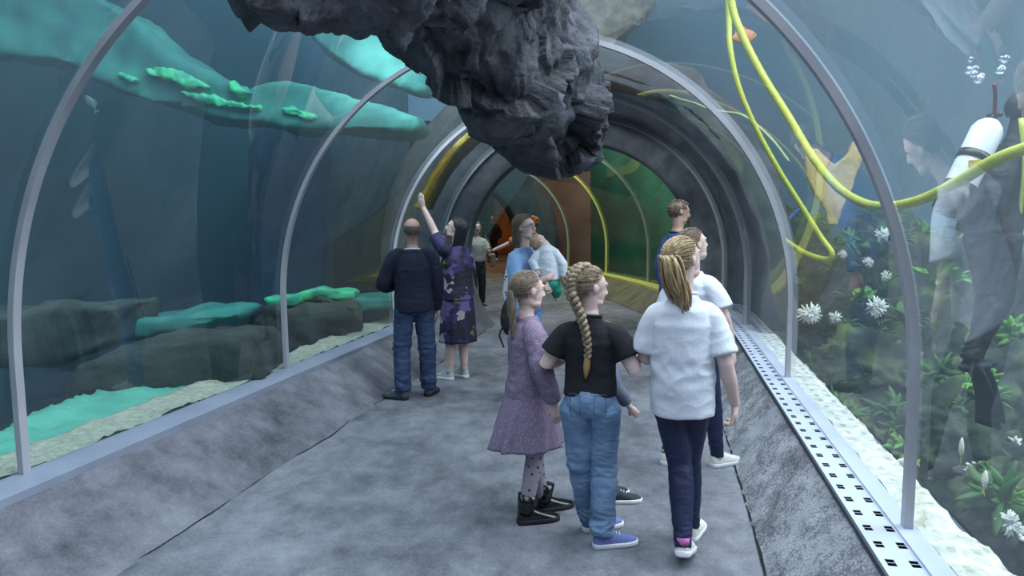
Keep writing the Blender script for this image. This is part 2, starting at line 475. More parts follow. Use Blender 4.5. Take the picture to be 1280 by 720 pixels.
def bank(name, side, o0, o1, m, label, amp, t0=2.0, t1=5.9, ztop=.36, drop=.5, seed=0, n=300, nz=12, edgeamp=.25):
    def f(i, j):
        t = t0+(t1-t0)*i/n; u = j/nz
        e = o1+noise.noise(Vector((t*1.7, seed, 0)))*edgeamp
        o = o0+(e-o0)*u
        z = ztop+.0*u-(drop*max(0, (u-.85)/.15)**1.5)
        p = W(NEAR, t, side*o, z)
        return p+Vector((0, 0, fbm(p+Vector((seed, 0, 0)), 3.5, 5)*amp+fbm(p, 16, 3)*amp*.4))
    bm = bmesh.new(); rings_mesh(bm, [[f(i, j) for j in range(nz+1)] for i in range(n+1)], closed=False)
    o = from_bm(name, bm, m, None, True, kind='stuff'); tag(o, label, 'sand')
bank('sand_bank', -1, 2.18, 2.62, M_sand, 'strip of coarse pale sand behind the left glass', .03, ztop=.38, seed=1, edgeamp=.15)
bank('turquoise_lit_sand', -1, 2.5, 3.5, M_turq, 'turquoise lit sand beyond the pale strip in the left tank', .05, t0=2.0, t1=4.35, ztop=.33, seed=2, edgeamp=.5)
bank('white_rubble', 1, 2.18, 2.42, M_sandw, 'bright white coral rubble behind the right glass', .03, ztop=.37, seed=3, edgeamp=.06)

# solid pieces traced at their own distance
def slab(name, pts, Y, thick, m, label, cat, voxel=.06, amp=.06, s=2., tilt=0., seed=0, parent=None):
    """an organic slab with the given outline, thick in depth"""
    P = [at(x, y, Y+(tilt*(x-pts[0][0])/100)) for x, y in pts]
    bm = bmesh.new()
    a = [bm.verts.new(p) for p in P]; b = [bm.verts.new(p+Vector((0, thick, 0))) for p in P]
    bm.faces.new(a); bm.faces.new(b[::-1])
    for i in range(len(a)): bm.faces.new((a[i], a[(i+1) % len(a)], b[(i+1) % len(a)], b[i]))
    bmesh.ops.recalc_face_normals(bm, faces=bm.faces[:])
    bmesh.ops.triangulate(bm, faces=bm.faces[:])
    o = from_bm(name, bm, m, parent, True)
    c0 = sum(P, Vector())/len(P)
    fuse(o, voxel, 2, lambda c, k: fbm(c+Vector((seed, 0, 0)), s, 5)*amp)
    if label: tag(o, label, cat)
    return o

slab('ledge_and_reflection', [(-60, -60), (60, -40), (170, 22), (205, 60), (250, 90), (300, 112), (330, 100), (400, 105), (530, 150), (520, 168), (440, 163), (400, 160), (300, 152), (180, 128), (80, 80), (0, 68), (-60, 60)], 9.5, .8, M_turqs,  # both upper bands: reflection of lit sand put into colour and shape
     'long turquoise reflection shaped as a ledge sloping across the upper left tank', 'ledge', .07, .10, 1.2)
slab('ledge_and_reflection', [(385, 40), (420, 0), (520, 0), (540, 120), (500, 105), (440, 88), (400, 60)], 10.0, .6, M_turqs,
     'short turquoise reflection shaped as a ledge under the overhead rock', 'ledge', .07, .08, 1.2)
for k, q in enumerate([([(180, 86), (196, 80), (226, 88), (258, 104), (262, 110), (236, 108), (212, 100), (190, 96)], 'bright green glint built as a patch on the left part of the upper reflection'),
                     ([(222, 112), (262, 120), (305, 129), (322, 134), (300, 137), (262, 131), (232, 122)], 'bright green glint built as a streak below the middle of the upper reflection'),
                     ([(284, 100), (290, 97), (300, 108), (313, 116), (298, 118), (285, 112)], 'small bright green glint built as a spike at the dip of the upper reflection'),
                     ([(352, 136), (368, 134), (392, 143), (394, 148), (375, 148), (356, 142)], 'bright green glint built as a patch at the right end of the upper reflection'),
                     ([(143, 90), (156, 92), (174, 101), (162, 102), (148, 98)], 'small solid green glint at the left below the upper reflection')]):
    slab('green_glint', q[0], 9.42, .14, M_greenlit, q[1], 'glint', .025, .05, 6, seed=k)  # each green glint is modelled as a thin coloured slab
slab('ledge_and_reflection', [(132, 405), (200, 397), (270, 390), (298, 391), (290, 402), (230, 414), (140, 428)], 7.6, .9, M_turqs, 'low turquoise ledge lying between dark rocks in the left tank', 'ledge', .05, .05, 2)
slab('ledge_and_reflection', [(400, 378), (450, 372), (500, 371), (500, 388), (440, 390), (405, 384)], 9.5, .9, M_turqs, 'low turquoise ledge left of the third rib', 'ledge', .05, .05, 2)
slab('green_glint', [(330, 372), (360, 370), (400, 358), (425, 362), (448, 362), (445, 374), (420, 376), (395, 372), (365, 384), (335, 384)], 8.6, .25, M_greenlit, 'wavy green glint built as a strip above the dark rock in the left tank', 'glint', .035, .04, 4)
# dark rock masses in the left tank
def boulder(name, c, r, m, label, cat='rock', voxel=None, amp=.25, s=1.2, seed=0):
    bm = bmesh.new(); ball(bm, Vector(c), r, 24)
    ball(bm, Vector(c)+Vector((r[0]*.5, -r[1]*.1, -r[2]*.2)), (r[0]*.7, r[1]*.8, r[2]*.7), 20)
    o = from_bm(name, bm, m, None, True)
    mr = max(r)
    fuse(o, voxel or mr/24, 1, lambda p, k: (abs(fbm(p+Vector((seed, 0, 0)), s/mr*1.0, 6))-.25)*amp*mr*1.7+abs(fbm(p, 4.5, 4))*.10)
    tag(o, label, cat); return o
c = at(60, 470, 7.0)
slab('rock_shelf', [(-60, 400), (40, 385), (140, 380), (138, 436), (60, 452), (-60, 470)], 7.0, 1.0, M_rockdark, 'flat dark rock shelf behind the nearest left rib', 'rock', .07, .12, 1.5)
slab('rock_shelf', [(100, 455), (180, 430), (300, 420), (330, 480), (200, 545), (60, 560)], 6.2, 1.0, M_rockdark, 'dark sloping rock behind the turquoise lit sand', 'rock', .07, .12, 1.5)
slab('rock_pile', [(290, 440), (312, 398), (335, 378), (370, 382), (400, 386), (430, 390), (440, 400), (438, 430), (400, 450), (320, 460)], 8.5, .8, M_rockdark, 'dark rock pile behind the second left rib', 'rock', .06, .12, 2)
M_navy = mat('dark_blue_pillar', '#153c58', '#12334c', 1, .8)
slab('tank_pillar', [(308, 180), (335, 150), (400, 150), (405, 400), (308, 400)], 11.6, .8, M_navy, 'dark navy square pillar standing in the left tank', 'pillar', .12, .02, 1)
# rock arch with yellow light put into its colour, and left/right rock collars hugging the tunnel
def collar(name, S, t0, t1, a0, a1, r_in, r_out, m, label, cat, n=60, na=70, amp=.12, s=2.):
    bm = bmesh.new(); rows = []
    for i in range(na+1):
        a = a0+(a1-a0)*i/na; row = []
        k0 = (r_in, t0), (r_out*.5+r_in*.5, t0), (r_out, t0+.02), (r_out, (t0+t1)/2), (r_out, t1-.02), (r_in, t1)
        pts = []
        for (u, v) in zip(k0, k0[1:]):
            for q in range(8): pts.append((u[0]+(v[0]-u[0])*q/8, u[1]+(v[1]-u[1])*q/8))
        for (rr, t) in pts:
            o, z = prof(a, rr-RX)
            p = W(S, t, o, z)
            d = fbm(p, s, 6)*amp
            c_ = W(S, t, 0, HC); v = (p-c_).normalized()
            lim = 0 if rr > r_in+.05 else .0
            row.append(p+v*max(d, -.05 if rr > r_in+.1 else 0))
        rows.append(row)
    rings_mesh(bm, rows, closed=True)
    o = from_bm(name, bm, m, None, True); tag(o, label, cat); return o
M_collar = mat('dark_grey_collar', '#4a4e54', '#696d73', 3, .85, 1.0, 7, 8, contrast=(.3, .7))
collar('rock_collar', NEAR, 4.78, 5.97, -.02, .52, 2.22, 2.62, M_collar, 'curved dark grey rock wall hugging the glass in front of the concrete ring', 'rock')
M_yellowlit = mat('yellow_lit_rock', '#a8963c', '#7d7436', 12, .9, 1.0, 20, contrast=(.3, .7))  # yellow light on the rock is put into its base colour
collar('yellow_lit_arch', NEAR, 5.32, 5.66, .60, .86, 2.19, 2.27, M_yellowlit, 'rock band coloured as if lit yellow behind the third rib on the left', 'rock', amp=.03, s=6)

# ------------------------------------------------------------------ overhead rock
def overhead():
    bm = bmesh.new()
    for (px, py, Y, a, b, c_) in [
        (415, -35, 3.9, 125, 76, .35), (352, -30, 3.8, 52, 60, .3), (470, -40, 4.2, 120, 84, .4),
        (560, 15, 5.0, 85, 98, .5), (620, 60, 5.4, 75, 100, .5), (540, 50, 5.2, 45, 58, .35), (612, 100, 5.6, 42, 55, .35),
        (650, 10, 5.6, 62, 150, .6), (672, 110, 6.2, 66, 88, .5), (705, 150, 6.7, 48, 60, .4), (735, 178, 7.0, 28, 33, .3), (700, 60, 6.0, 30, 110, .4),
        (640, 140, 6.0, 58, 32, .3), (600, -80, 4.8, 130, 80, .5), (720, 120, 6.6, 26, 60, .3)]:
        k = Y/F*1.0
        ball(bm, at(px, py, Y), (a*k, c_, b*k), 24)
    o = from_bm('overhead_rock', bm, M_rock, None, True)
    def d(p, n):
        q = Vector((p.x+.35*p.z, p.y, p.z*.75)); w_ = q+Vector((fbm(q, 2, 3), fbm(q+Vector((9, 0, 0)), 2, 3), fbm(q+Vector((0, 9, 0)), 2, 3)))*.18
        out = fbm(p, 1.1, 3)*.10
        for sc_, k in ((1.7, .42), (4.2, .36), (10., .16)):
            ds, ps = noise.voronoi(w_*sc_)
            c = ps[0]; rd = Vector((noise.noise(c*7.3), noise.noise(c*5.1+Vector((3, 0, 0))), noise.noise(c*6.7+Vector((0, 4, 0)))))
            out += (w_*sc_-c).dot(rd)/sc_*k*1.6+noise.noise(c*3.3)*.10*k/sc_*2 - max(0, .10-(ds[1]-ds[0]))*.25/sc_
        return out + noise.noise(Vector((p.x*16, p.y*16, p.z*4)))*.008
    fuse(o, .018, 2, d)
    tag(o, 'massive dark grey rock overhanging the walkway under the glass crown', 'rock')
overhead()
exec_after = []

D_ = math.radians
# ------------------------------------------------------------------ right tank: reef, hoses, fish, diver
M_moss = mat('mossy_rock', '#27332a', '#6b7d46', 3.2, .95, 1.0, 12, 10, c3='#3d4a38', contrast=(.35, .68))
M_leaf = mat('green_leaf', '#4c8a34', '#7fb24e', 6, .6)
M_leafd = mat('dark_green_leaf', '#2f5b2c', '#4a7a3a', 6, .7)
M_whitec = mat('white_coral', '#dfe6e2', '#f2f4ee', 20, .8)
REEF = []
def blob(px, py, Y, a, b, m, label, cat='rock', seed=0, amp=.22):
    k = Y/F; c = at(px, py, Y)
    REEF.append(boulder('reef_rock', c, (a*k, max(.35, .7*a*k), b*k), m, label, cat, seed=seed, amp=amp))
for i, q in enumerate([(985, 385, 10.6, 60, 60, 'mossy reef rock farthest back, behind the second right rib'), (1050, 360, 10.2, 60, 60, 'green topped reef rock in the middle of the right tank'),
        (1115, 330, 10.4, 60, 60, 'tall mossy rock in front of the far right tank wall'), (1165, 420, 9.0, 75, 70, 'large mossy reef rock right of the nearest right rib'), (1080, 470, 8.2, 70, 55, 'dark low reef rock left of the nearest right rib'),
        (1250, 350, 9.0, 90, 70, 'tall reef rock at the right edge behind the diver'), (1270, 500, 6.6, 90, 80, 'reef rock at the right edge above the two yellow fish'), (1180, 560, 6.0, 75, 60, 'rounded olive rock behind the yellow and white fish'),
        (1030, 540, 6.6, 60, 40, 'dark reef rock lying behind the rubble left of the nearest rib'), (1290, 660, 4.6, 90, 80, 'lowest reef rock in the right corner'), (985, 320, 11.4, 45, 60, 'dark rock rising beside the rock wall of the ring')]):
    blob(*q[:5], M_moss, q[5], seed=i*3.1)
rl_ = random.Random(5)
# small leafy tufts rooted on the reef rocks, copies of two kinds
def tuft(m, n, L0, label, wd_=.12):
    bm = bmesh.new()
    for i in range(n):
        a = rl_.uniform(0, 2*PI); el = rl_.uniform(.3, 1.4); L = L0*rl_.uniform(.5, 1.1)
        d = Vector((math.cos(a)*math.cos(el), math.sin(a)*math.cos(el), math.sin(el)))
        b0 = Vector((rl_.uniform(-.2, .2)*L0, rl_.uniform(-.2, .2)*L0, 0)); c_ = b0+d*L*.5; e_ = b0+d*L+Vector((0, 0, -.2*L))
        tube(bm, [b0, c_, e_], [(wd_*L0*.3, .01), (wd_*L0, .012), (wd_*L0*.2, .006)], 6, sub=2)
    ball(bm, Vector((0, 0, 0)), (.32*L0, .32*L0, .10*L0), 10)
    return from_bm('reef_tuft', bm, m, None)
tufts = []
for m_, n_, L_, wd_, lb in ((M_leafd, 16, .22, .10, 'dark green leafy tuft rooted on a reef rock'), (M_leaf, 12, .17, .13, 'light green leafy tuft rooted on a reef rock'), (M_whitec, 14, .09, .22, 'pale finger coral tuft rooted on a reef rock')):
    t_ = tuft(m_, n_, L_, lb, wd_); tag(t_, lb, 'plant', lb.split(' rooted')[0]+'s'); tufts.append([t_, 0])
for R_ in REEF:
    me_ = R_.data; vv = [v for v in me_.vertices if v.normal.z > .25 and v.normal.y < .3]
    for k in range(9):
        v = rl_.choice(vv); T_ = tufts[rl_.choice((0, 0, 0, 1, 1, 2))]
        o_ = T_[0] if T_[1] == 0 else T_[0].copy()
        if T_[1]: COL.objects.link(o_)
        T_[1] += 1; o_.location = v.co-v.normal*.02; sz = rl_.uniform(.7, 1.5); o_.scale = (sz, sz, sz)
        o_.rotation_euler = (v.normal.to_track_quat('Z', 'Y') @ Euler((0, 0, rl_.uniform(0, 6))).to_quaternion()).to_euler()
def plant(px, py, Y, size, n, m, label, up=1.0):
    c = at(px, py, Y); root = empty('reef_plant', c); tag(root, label, 'plant', 'leafy plants on the reef'); bm = bmesh.new()
    for i in range(n):
        a = rl_.uniform(0, 2*PI); el = rl_.uniform(.2, 1.2)*up; L = size*rl_.uniform(.6, 1.1); w = size*.16
        d = Vector((math.cos(a)*math.cos(el), math.sin(a)*math.cos(el), math.sin(el))); sd = d.cross(Vector((0, 0, 1))).normalized()
        b0 = Vector((rl_.uniform(-.3, .3)*size, rl_.uniform(-.3, .3)*size, 0)); prev = None
        for q in range(6):
            t = q/5; p = b0+d*L*t+Vector((0, 0, -.35*L*t*t)); ww = w*math.sin(PI*min(.98, t*.85+.12))
            v = (bm.verts.new(p-sd*ww), bm.verts.new(p+Vector((0, 0, -ww*.3))), bm.verts.new(p+sd*ww))
            if prev: bm.faces.new((prev[0], prev[1], v[1], v[0])); bm.faces.new((prev[1], prev[2], v[2], v[1]))
            prev = v
    me = bpy.data.meshes.new('leaves'); bm.to_mesh(me); bm.free(); l = link('leaves', me, m, root)
    bm = bmesh.new(); tube(bm, [(0, 0, -.1*size), (0, 0, .25*size)], .05*size, 6); from_bm('stem', bm, M_leafd, root)
for q in [(968, 345, 9.6, .42, 12, M_leaf, 'broad light green leaves beside the second right rib'), (1045, 335, 9.4, .35, 26, M_leafd, 'dark leafy plant on the middle reef rock'), (1085, 320, 9.2, .35, 26, M_leaf, 'light green plant below the forked yellow fan'),
          (1110, 300, 9.0, .4, 26, M_leafd, 'leafy plant left of the nearest right rib, highest on the reef'), (1180, 350, 8.0, .4, 26, M_leaf, 'green plant behind the reflection right of the nearest rib'), (1230, 290, 8.2, .45, 26, M_leaf, 'bright green plant behind the diver'),
          (1030, 400, 8.6, .3, 24, M_leafd, 'dark plant among white flowers left of the nearest right rib'), (1130, 400, 7.6, .3, 24, M_leafd, 'small dark plant just left of the nearest rib'), (1240, 440, 7.0, .35, 24, M_leafd, 'dark plant at the right below the diver'),
          (1075, 375, 8.8, .3, 24, M_leaf, 'green plant next to the white anemone cluster')]: plant(*q)
def anemone(px, py, Y, r, label, n=60):
    r *= .72; c = at(px, py, Y); bm = bmesh.new(); ball(bm, c, r*.3, 10)
    for i in range(n):
        d = Vector((rl_.gauss(0, 1), rl_.gauss(0, 1)-.6, rl_.gauss(0, 1))).normalized()
        tube(bm, [c, c+d*r*.6, c+d*r+Vector((rl_.uniform(-.2, .2)*r, 0, rl_.uniform(-.2, .2)*r))], [r*.12, r*.11, r*.06], 5)
    o = from_bm('anemone', bm, M_whitec, None); tag(o, label, 'anemone', 'white anemones on the reef')
for q in [(1012, 392, 7.8, .16, 'spiky white anemone nearest the second right rib'), (1094, 384, 7.6, .15, 'white anemone standing left of the nearest right rib'), (1103, 293, 8.2, .11, 'white anemone highest on the reef'),
          (1085, 328, 8.4, .08, 'small white anemone below the highest one'), (1053, 318, 8.6, .07, 'small white anemone beside the hose loop'), (1107, 345, 8.3, .08, 'small white anemone above the larger one at the rib'),
          (1044, 397, 7.8, .09, 'white anemone between the two larger ones'), (1222, 590, 4.9, .10, 'pale anemone above the lowest fish'), (1262, 655, 4.3, .10, 'pale anemone in the lower right corner'), (1238, 388, 6.2, .09, 'white anemone below the diver')]: anemone(*q)
# fish
M_fish = mat('fish_body', '#e8e8dc', '#f0f0e6', 8, .4); M_fishy = mat('fish_fin', '#d8cf3e', rough=.5)
def fish(px, py, Y, L, yaw, pitch, label, m=None, mf=None):
    root = empty('fish', at(px, py, Y)); root.rotation_euler = (0, pitch, yaw); tag(root, label, 'fish', 'small fish in the tank')
    bm = bmesh.new(); X = [(-.5, .02, .04), (-.42, .05, .12), (-.25, .09, .23), (0, .11, .28), (.25, .09, .22), (.42, .05, .10), (.5, .015, .03)]
    tube(bm, [(x*L, 0, 0) for x, a, b in X], [(a*L, b*L) for x, a, b in X], 14, ref=(0, 0, 1)); from_bm('body', bm, m or M_fish, root)
    def fin(name, P, th):
        bm = bmesh.new(); a = [bm.verts.new((x*L, -th*L, z*L)) for x, z in P]; b = [bm.verts.new((x*L, th*L, z*L)) for x, z in P]
        bm.faces.new(a); bm.faces.new(b[::-1])
        for i in range(len(P)): bm.faces.new((a[i], a[(i+1) % len(P)], b[(i+1) % len(P)], b[i]))
        from_bm(name, bm, mf or M_fishy, root, False)
    fin('tail_fin', [(.46, .03), (.74, .2), (.68, 0), (.74, -.2), (.46, -.03)], .012)
    fin('dorsal_fin', [(-.2, .22), (-.05, .38), (.3, .30), (.35, .12)], .010)
    bm = bmesh.new(); ball(bm, Vector((-.36*L, -.055*L, .04*L)), .03*L, 8); ball(bm, Vector((-.36*L, .055*L, .04*L)), .03*L, 8); from_bm('eyes', bm, M_hole, root)
M_fd = mat('dark_fish', '#3d5a5c', rough=.5); M_fo = mat('orange_fish', '#c98058', rough=.5)
for q in [(1145, 498, 4.4, .10, D_(70), D_(60), 'white fish with yellow back just right of the nearest rib'), (1202, 559, 4.3, .13, D_(60), D_(70), 'upper white and yellow fish over the rubble'), (1231, 600, 4.2, .12, D_(80), D_(80), 'lower white and yellow fish over the rubble'),
          (1131, 579, 4.6, .13, 0, 0, 'plain white rounded fish left of the nearest rib'), (932, 292, 9.4, .13, D_(20), D_(80), 'tiny pale fish between the second and third right ribs'), (1000, 388, 8.2, .07, 0, 0, 'tiny yellow fish near the spiky anemone')]: fish(*q)
fish(930, 46, 7.5, .26, D_(190), D_(10), 'pale orange fish under the two yellow hoses', M_fo, M_fo)
fish(113, 128, 8.0, .16, D_(20), D_(60), 'small grey fish swimming just below the upper turquoise reflection', M_fd, M_fd)
# forked pale yellow fan
M_fan = mat('pale_yellow_fan', '#c9b884', '#b59a5c', 5, .8, .4, 18)
slab('forked_fan', [(1006, 186), (1022, 186), (1044, 206), (1062, 190), (1072, 165), (1080, 168), (1078, 200), (1066, 236), (1052, 262), (1048, 282), (1036, 282), (1032, 262), (1016, 236), (1008, 212)], 8.4, .07, M_fan, 'pale yellow forked fan shape hanging in the right tank', 'fan', .022, .02, 4)
# hoses and line
def line(name, pts, rads, m, label, cat):
    P = [at(*q) for q in pts]; bm = bmesh.new(); tube(bm, P, rads, 10, sub=8); o = from_bm(name, bm, m, None); tag(o, label, cat); return o
M_hose = mat('yellow_hose', '#b4bf3c', '#c4cc58', 30, .45, spec=.5)
line('air_hose', [(912, -60, 6.0), (914, 0, 6.0), (926, 40, 5.9), (952, 92, 5.7), (985, 145, 5.4), (1015, 195, 5.0), (1045, 232, 4.6), (1075, 252, 4.3), (1105, 258, 4.0), (1150, 250, 3.75), (1200, 226, 3.5), (1250, 197, 3.3), (1330, 170, 3.1)],
     [.030, .030, .029, .028, .027, .026, .025, .025, .025, .025, .026, .026, .026], M_hose, 'thick yellow air hose sagging across the right glass', 'hose')
line('air_hose', [(908, -60, 6.8), (911, 20, 6.8), (913, 62, 6.7), (924, 110, 6.6), (945, 160, 6.5), (972, 210, 6.4), (1000, 255, 6.3), (1026, 296, 6.2), (1040, 316, 6.1), (1034, 324, 6.15), (1010, 318, 6.3), (985, 303, 6.6), (978, 296, 6.8)],
     [.026, .026, .025, .023, .022, .022, .022, .022, .022, .022, .022, .022, .020], M_hose, 'thinner yellow hose ending in a loop at the second rib', 'hose')
line('rope', [(805, 120, 8.8), (830, 118, 8.6), (850, 124, 8.4), (868, 129, 8.2), (885, 136, 8.0), (905, 140, 7.8), (928, 144, 7.6), (950, 160, 7.4), (968, 178, 7.2), (986, 202, 7.1)], .013, mat('pale_rope', '#b9c79a', rough=.8), 'thin pale rope hanging beside the yellow hoses', 'rope')
line('branching_coral', [(985, 275, 8.6), (1000, 262, 8.6), (1012, 268, 8.5), (1022, 262, 8.5)], [.03, .025, .02, .01], mat('blue_coral', '#3f67a0', rough=.8), 'small blue twig in front of the forked fan', 'coral')
c = at(938, 220, 9.6)
bm = bmesh.new()
for dx, dz, r in ((0, 0, .10), (-.05, .12, .07), (.05, -.13, .08), (.02, .2, .05)): ball(bm, c+Vector((dx, 0, dz)), (r, r*.8, r*1.1), 12)
o = from_bm('sponge', bm, mat('tan_sponge', '#8f8272', '#a59888', 12, .9)); fuse(o, .02, 2, lambda p, n: fbm(p, 12)*.03); tag(o, 'tan lumpy sponge on the rock wall near the second right rib', 'sponge')
# bubbles
bub = glass_mat('bubble', (.95, .97, 1), 2.2)
for i in range(14):
    bm = bmesh.new(); ball(bm, Vector((0, 0, 0)), rl_.uniform(.012, .03), 10); o = from_bm('bubble', bm, bub); o.location = at(1228+rl_.uniform(-22, 32), 86+rl_.uniform(-14, 16), 4.3+rl_.uniform(-.1, .1)); tag(o, 'tiny air bubble rising above the diver', 'bubble', 'air bubbles over the diver')

slab('sandy_rock', [(690, -80), (840, -80), (830, -10), (800, 20), (775, 50), (750, 72), (715, 66), (695, 30)], 11.2, .7, mat('sandy_brown_rock', '#6a6252', '#9c917c', 6, .95, 1.0, 14), 'sandy brown rock hanging in the water above the ring', 'rock', .05, .12, 3)

# ================================================================== PEOPLE
M_skin = mat('skin_fair', '#dcc1b8', '#d0b0a6', 8, .55, sss=.15, spec=.35)
M_skin2 = mat('skin_tan', '#b39082', '#a48074', 8, .55, sss=.12, spec=.35)
M_lip = mat('lips', '#a8605c', rough=.5)
M_eye = mat('eye_white', '#e6e3e0', rough=.3)
M_iris = mat('iris', '#2f2b2a', rough=.2)
def hairmat(n, a, b): return mat(n, a, b, 60, .42, .4, 150, stretch=(1, 1, .25), spec=.5, contrast=(.25, .75))
M_hblond = hairmat('hair_dark_blond', '#54493f', '#968472')
M_hblond2 = hairmat('hair_blond', '#5f5344', '#ab987c')
M_hgold = hairmat('hair_golden', '#6e5c44', '#c2a67e')
M_hbrown = hairmat('hair_brown', '#4a3c32', '#7d6a5a')
M_hblack = hairmat('hair_black', '#15141a', '#26242b')
M_hginger = hairmat('hair_ginger', '#a85a1c', '#e09238')
M_jean = mat('blue_denim', '#56728f', '#8aa3bf', 7, .85, .35, 120, contrast=(.3, .7), c3='#6d88a8')
M_seam = mat('denim_seam', '#4a6480', rough=.9)
M_jeand = mat('dark_denim', '#2c3a58', '#3c4c6d', 5, .85, .35, 120)
M_jeang = mat('grey_denim', '#434a58', '#596173', 5, .85, .35, 120)
M_white = mat('white_cotton', '#c9cfda', '#d6dbe4', 3, .85, .12, 60)
M_black_t = mat('black_cotton', '#14151b', '#1b1c23', 3, .85, .15, 60)
M_navyk = mat('navy_knit', '#161c2e', '#1d2438', 8, .9, .4, 160)
M_legg = mat('navy_leggings', '#1a2140', '#222a4c', 4, .6, .1, 60)
M_sole = mat('white_sole', '#dadde2', rough=.7)
M_soled = mat('dark_sole', '#202226', rough=.8)

BODY = [(.470, .060, .050, 0), (.495, .086, .064, -.006), (.53, .093, .070, -.008), (.57, .086, .062, -.004), (.615, .074, .054, 0), (.66, .076, .056, .002),
        (.71, .085, .061, .004), (.745, .086, .060, .002), (.772, .077, .053, -.002), (.800, .056, .044, -.006), (.822, .040, .037, -.008), (.845, .034, .034, -.008)]
def bodyr(z):
    zs = [b[0] for b in BODY]
    return [float(np.interp(z, zs, [b[k] for b in BODY])) for k in (1, 2, 3)]

def oval(cx, cy, z, rx, ry, n=28, rot=0., fold=None):
    out = []
    for k in range(n):
        a = 2*PI*k/n; e = 1+(fold(a, z) if fold else 0)
        x = rx*math.cos(a)*e; y = ry*math.sin(a)*e
        out.append(Vector((cx+x*math.cos(rot)-y*math.sin(rot), cy+x*math.sin(rot)+y*math.cos(rot), z)))
    return out

def do_hand(bm, w, d, n, L, side, curl=.35, spread=.04, thumb=.7):
    d = d.normalized(); n = (n-d*n.dot(d)).normalized(); ac = d.cross(n).normalized()*side
    # ac points to the thumb side
    tube(bm, [w-d*.08*L, w+d*.12*L, w+d*.32*L, w+d*.5*L], [(.13*L, .10*L), (.17*L, .11*L), (.22*L, .10*L), (.21*L, .08*L)], 12, ref=n)
    for i, ln in enumerate((.40, .46, .43, .34)):
        o = (1.5-i)*.108*L
        p = w+d*(.46-.03*abs(1.5-i))*L+ac*o
        dd = (d+ac*(1.5-i)*spread).normalized(); pts = [p-d*.05*L, p]; ang = curl*.7
        for s in (.42, .32, .26):
            v = (dd*math.cos(ang)+n*math.sin(ang)); p = p+v*ln*s*L; pts.append(p); ang += curl
        tube(bm, pts, [.050*L, .052*L, .050*L, .046*L, .038*L], 8)
    p = w+d*.12*L+ac*.14*L
    v1 = (d*.75+ac*thumb+n*.25).normalized(); v2 = (d*.9+ac*thumb*.4+n*.35).normalized()
    tube(bm, [p-v1*.05*L, p+v1*.18*L, p+v1*.18*L+v2*.17*L, p+v1*.18*L+v2*.30*L], [.075*L, .065*L, .055*L, .042*L], 8)

def head_shapes(bm, M, jaw=1.0, ears=True):
    def b(c, r): 
        Mx = M @ Matrix.Translation(c) @ Matrix.Diagonal((*r, 1))
        bmesh.ops.create_uvsphere(bm, u_segments=20, v_segments=14, radius=1, matrix=Mx)
    b((0, -.06, .12), (.345, .43, .375)); b((0, .10, -.08), (.27*jaw, .28, .36)); b((0, .215, -.37), (.12*jaw, .13, .11))
    b((0, -.02, -.22), (.25*jaw, .28, .22))
    for s in (-1, 1):
        b((s*.13, .185, -.12), (.11, .12, .14)); b((s*.14, .10, -.30), (.12*jaw, .2, .12))
        if ears:
            b((s*.340, -.05, .0), (.035, .075, .11)); b((s*.368, -.085, .03), (.022, .06, .09))
    b((0, .33, .15), (.22, .05, .06))
    T = lambda p: M @ Vector(p)
    sc = M.to_scale().x
    tube(bm, [T((0, .35, .12)), T((0, .395, .03)), T((0, .445, -.055)), T((0, .45, -.09)), T((0, .40, -.13))], [.03*sc, .034*sc, .045*sc, .05*sc, .035*sc], 8)
    for s in (-1, 1):
        b((s*.045, .39, -.10), (.035, .045, .035)); b((s*.125, .292, .075), (.075, .062, .035)); b((s*.125, .292, -.005), (.07, .058, .028))
    b((0, .30, -.24), (.11, .075, .07))

def face_parts(root, M, skin, brows, detail=True, glasses=False, squint=False):
    sc = M.to_scale().x; T = lambda p: M @ Vector(p)
    R = M.to_quaternion().to_matrix()
    for s in (-1, 1):
        bm = bmesh.new(); ball(bm, T((s*.125, .305, .035)), .050*sc, 14); e = from_bm('eye', bm, M_eye, root)
        bm = bmesh.new(); ball(bm, T((s*.128, .334, .033)), (.026*sc), 10); from_bm('iris', bm, M_iris, e)
        bm = bmesh.new(); tube(bm, [T((s*.06, .385, .125)), T((s*.13, .385, .15)), T((s*.205, .33, .125))], [.012*sc, .016*sc, .009*sc], 6, sub=3); from_bm('eyebrow', bm, brows, root)
    bm = bmesh.new()
    tube(bm, [T((-.09, .345, -.238)), T((-.03, .384, -.225)), T((.03, .384, -.225)), T((.09, .345, -.238))], [.006*sc, .017*sc, .017*sc, .006*sc], 8, sub=3)
    tube(bm, [T((-.08, .342, -.25)), T((0, .374, -.264)), T((.08, .342, -.25))], [.006*sc, .020*sc, .006*sc], 8, sub=3)
    from_bm('lips', bm, M_lip, root)
    if glasses:
        g = empty('glasses'); g.parent = root; bm = bmesh.new()
        for s in (-1, 1):
            pts = [T((s*.135+.095*math.cos(a), .405, .03+.08*math.sin(a))) for a in np.linspace(0, 2*PI, 17)]
            tube(bm, pts, .010*sc, 5, cap=False)
            tube(bm, [T((s*.23, .40, .05)), T((s*.34, .2, .05)), T((s*.36, -.04, .05))], .010*sc, 5)
        tube(bm, [T((-.045, .41, .05)), T((.045, .41, .05))], .010*sc, 5)
        g2 = from_bm('frame', bm, M_iris, g)

